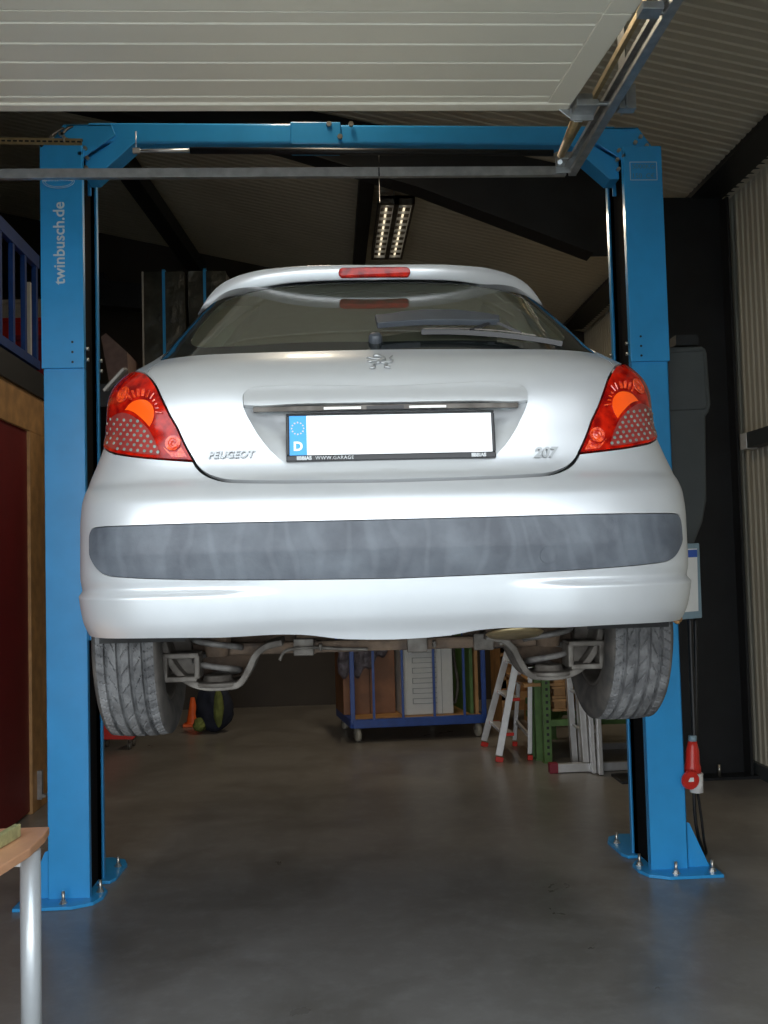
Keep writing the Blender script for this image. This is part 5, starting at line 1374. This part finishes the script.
# aluminium rail lying behind the ladder
b = B(); q = PZ(606, 757, .0); bx(b, q.x, q.x + .55, q.y + .3, q.y + .36, 0, .05); tag(recenter(obj('aluminium_rail', b, 'alu')), 'short aluminium rail lying on the floor behind the ladder foot bar', 'rail')

# ---- red jack with casters behind the left wheel
q = PZ(128, 750, 0); J = root('trolley_jack', (q.x - .15, q.y + .1, 0), 'low red trolley jack with small casters beyond the left rear wheel', 'jack')
b = B(); xj0 = P(96, 730, q.y).x; xj1 = P(136, 735, q.y).x
z0 = .07
prism(b, [V((xj0, q.y, z0 + .03)), V((xj1 - .03, q.y, z0 + .02)), V((xj1, q.y, z0 + .05)), V((xj1, q.y, z0 + .075)), V((xj1 - .12, q.y, z0 + .11)), V((xj0 + .08, q.y, z0 + .27)), V((xj0, q.y, z0 + .27))], (0, .03, 0))
prism(b, [V((xj0, q.y + .20, z0 + .03)), V((xj1, q.y + .20, z0 + .04)), V((xj1, q.y + .20, z0 + .075)), V((xj1 - .12, q.y + .20, z0 + .11)), V((xj0 + .08, q.y + .20, z0 + .24)), V((xj0, q.y + .20, z0 + .24))], (0, .03, 0))
bx(b, xj0, xj0 + .1, q.y + .03, q.y + .2, z0 + .1, z0 + .16); bx(b, xj1 - .1, xj1 - .04, q.y + .03, q.y + .2, z0 + .04, z0 + .07); obj('frame', b, 'redplastic', J, bevel=.004)
for (x, y) in ((xj1 - .06, q.y + .03), (xj1 - .06, q.y + .20), (xj0 + .05, q.y + .03), (xj0 + .05, q.y + .20)):
    b = B(); cyl(b, (x - .012, y, .032), (x + .012, y, .032), .032, 16); bx(b, x - .018, x - .013, y - .02, y + .02, .03, .12); bx(b, x + .013, x + .018, y - .02, y + .02, .03, .12); bx(b, x - .018, x + .018, y - .02, y + .02, .085, .125); obj('caster', b, 'greymetal', J)
# ---- orange cone and cloth bag in the dark
q = PZ(193, 726, 0); cn = root('traffic_cone', q, 'small orange cone standing beyond the left rear wheel', 'cone')
b = B(); bx(b, q.x - .09, q.x + .09, q.y - .09, q.y + .09, .001, .03); obj('base', b, 'orange', cn, bevel=.006)
b = B(); lathe(b, [(.065, .03), (.022, .28), (.018, .285), (0, .285)], q, (0, 0, 1), 20); obj('cone_body', b, 'orange', cn)
q = PZ(214, 733, 0); bg_ = root('cloth_bag', q, 'dark cloth bag with olive green panel slumped on the floor behind the axle', 'bag')
def lump(c, rx, ry, h, seed, mt, nm, taper=.75):
    b = B(); bmesh.ops.create_icosphere(b, subdivisions=4, radius=1)
    for v in b.verts:
        t_ = (v.co.z + 1) / 2; k_ = 1 - (1 - taper) * t_; f_ = 1 + .22 * _n.noise(v.co * 1.8 + V((seed, 0, 0))) + .08 * _n.noise(v.co * 5 + V((seed, 2, 0)))
        e = max(abs(v.co.x), abs(v.co.y)); v.co = V((v.co.x * rx * k_ * f_, v.co.y * ry * k_ * f_, (t_ ** .9) * h)) + c
    for f in b.faces: f.smooth = True
    return obj(nm, b, mt, bg_)
lump(q + V((0, .05, 0)), .21, .16, .50, 1, 'navy', 'body', .7)
lump(q + V((.055, -.075, .06)), .05, .05, .38, 4, 'olive', 'olive_panel', .8)
lump(q + V((-.13, -.03, .02)), .07, .08, .14, 9, 'olive', 'lower_pocket', .8)
b = B(); tube(b, cat([q + V((-.08, .02, .46)), q + V((-.05, .0, .56)), q + V((.04, .0, .56)), q + V((.07, .02, .45))], 6), .012, 8); obj('handle', b, 'navy', bg_)

# ================================================================== LIGHT
w = bpy.data.worlds.new('sky'); SC.world = w; w.use_nodes = True; nt = w.node_tree
bg = nt.nodes['Background']
tcn = nt.nodes.new('ShaderNodeTexCoord'); sx = nt.nodes.new('ShaderNodeSeparateXYZ'); rp_ = nt.nodes.new('ShaderNodeValToRGB')
nt.links.new(tcn.outputs['Generated'], sx.inputs[0]); nt.links.new(sx.outputs['Z'], rp_.inputs['Fac']); nt.links.new(rp_.outputs['Color'], bg.inputs['Color'])
rp_.color_ramp.elements[0].color = (1, 1, 1, 1); rp_.color_ramp.elements[1].color = (.68, .84, 1, 1); rp_.color_ramp.elements[1].position = .8
bg.inputs['Strength'].default_value = SKY
pl_ = bpy.data.lights.new('opening_portal', 'AREA'); pl_.shape = 'RECTANGLE'; pl_.size = X1 - X0; pl_.size_y = ZD; pl_.cycles.is_portal = True
po = bpy.data.objects.new('opening_portal', pl_); COL.objects.link(po); po.location = ((X0 + X1) / 2, .74, ZD / 2); po.rotation_euler = (math.radians(90), 0, 0)
SC.view_settings.view_transform = 'Standard'; SC.view_settings.look = 'None'; SC.view_settings.gamma = 1; SC.view_settings.use_curve_mapping = False
SC.view_settings.exposure = EXPO
SC.cycles.max_bounces = 8; SC.cycles.diffuse_bounces = 5
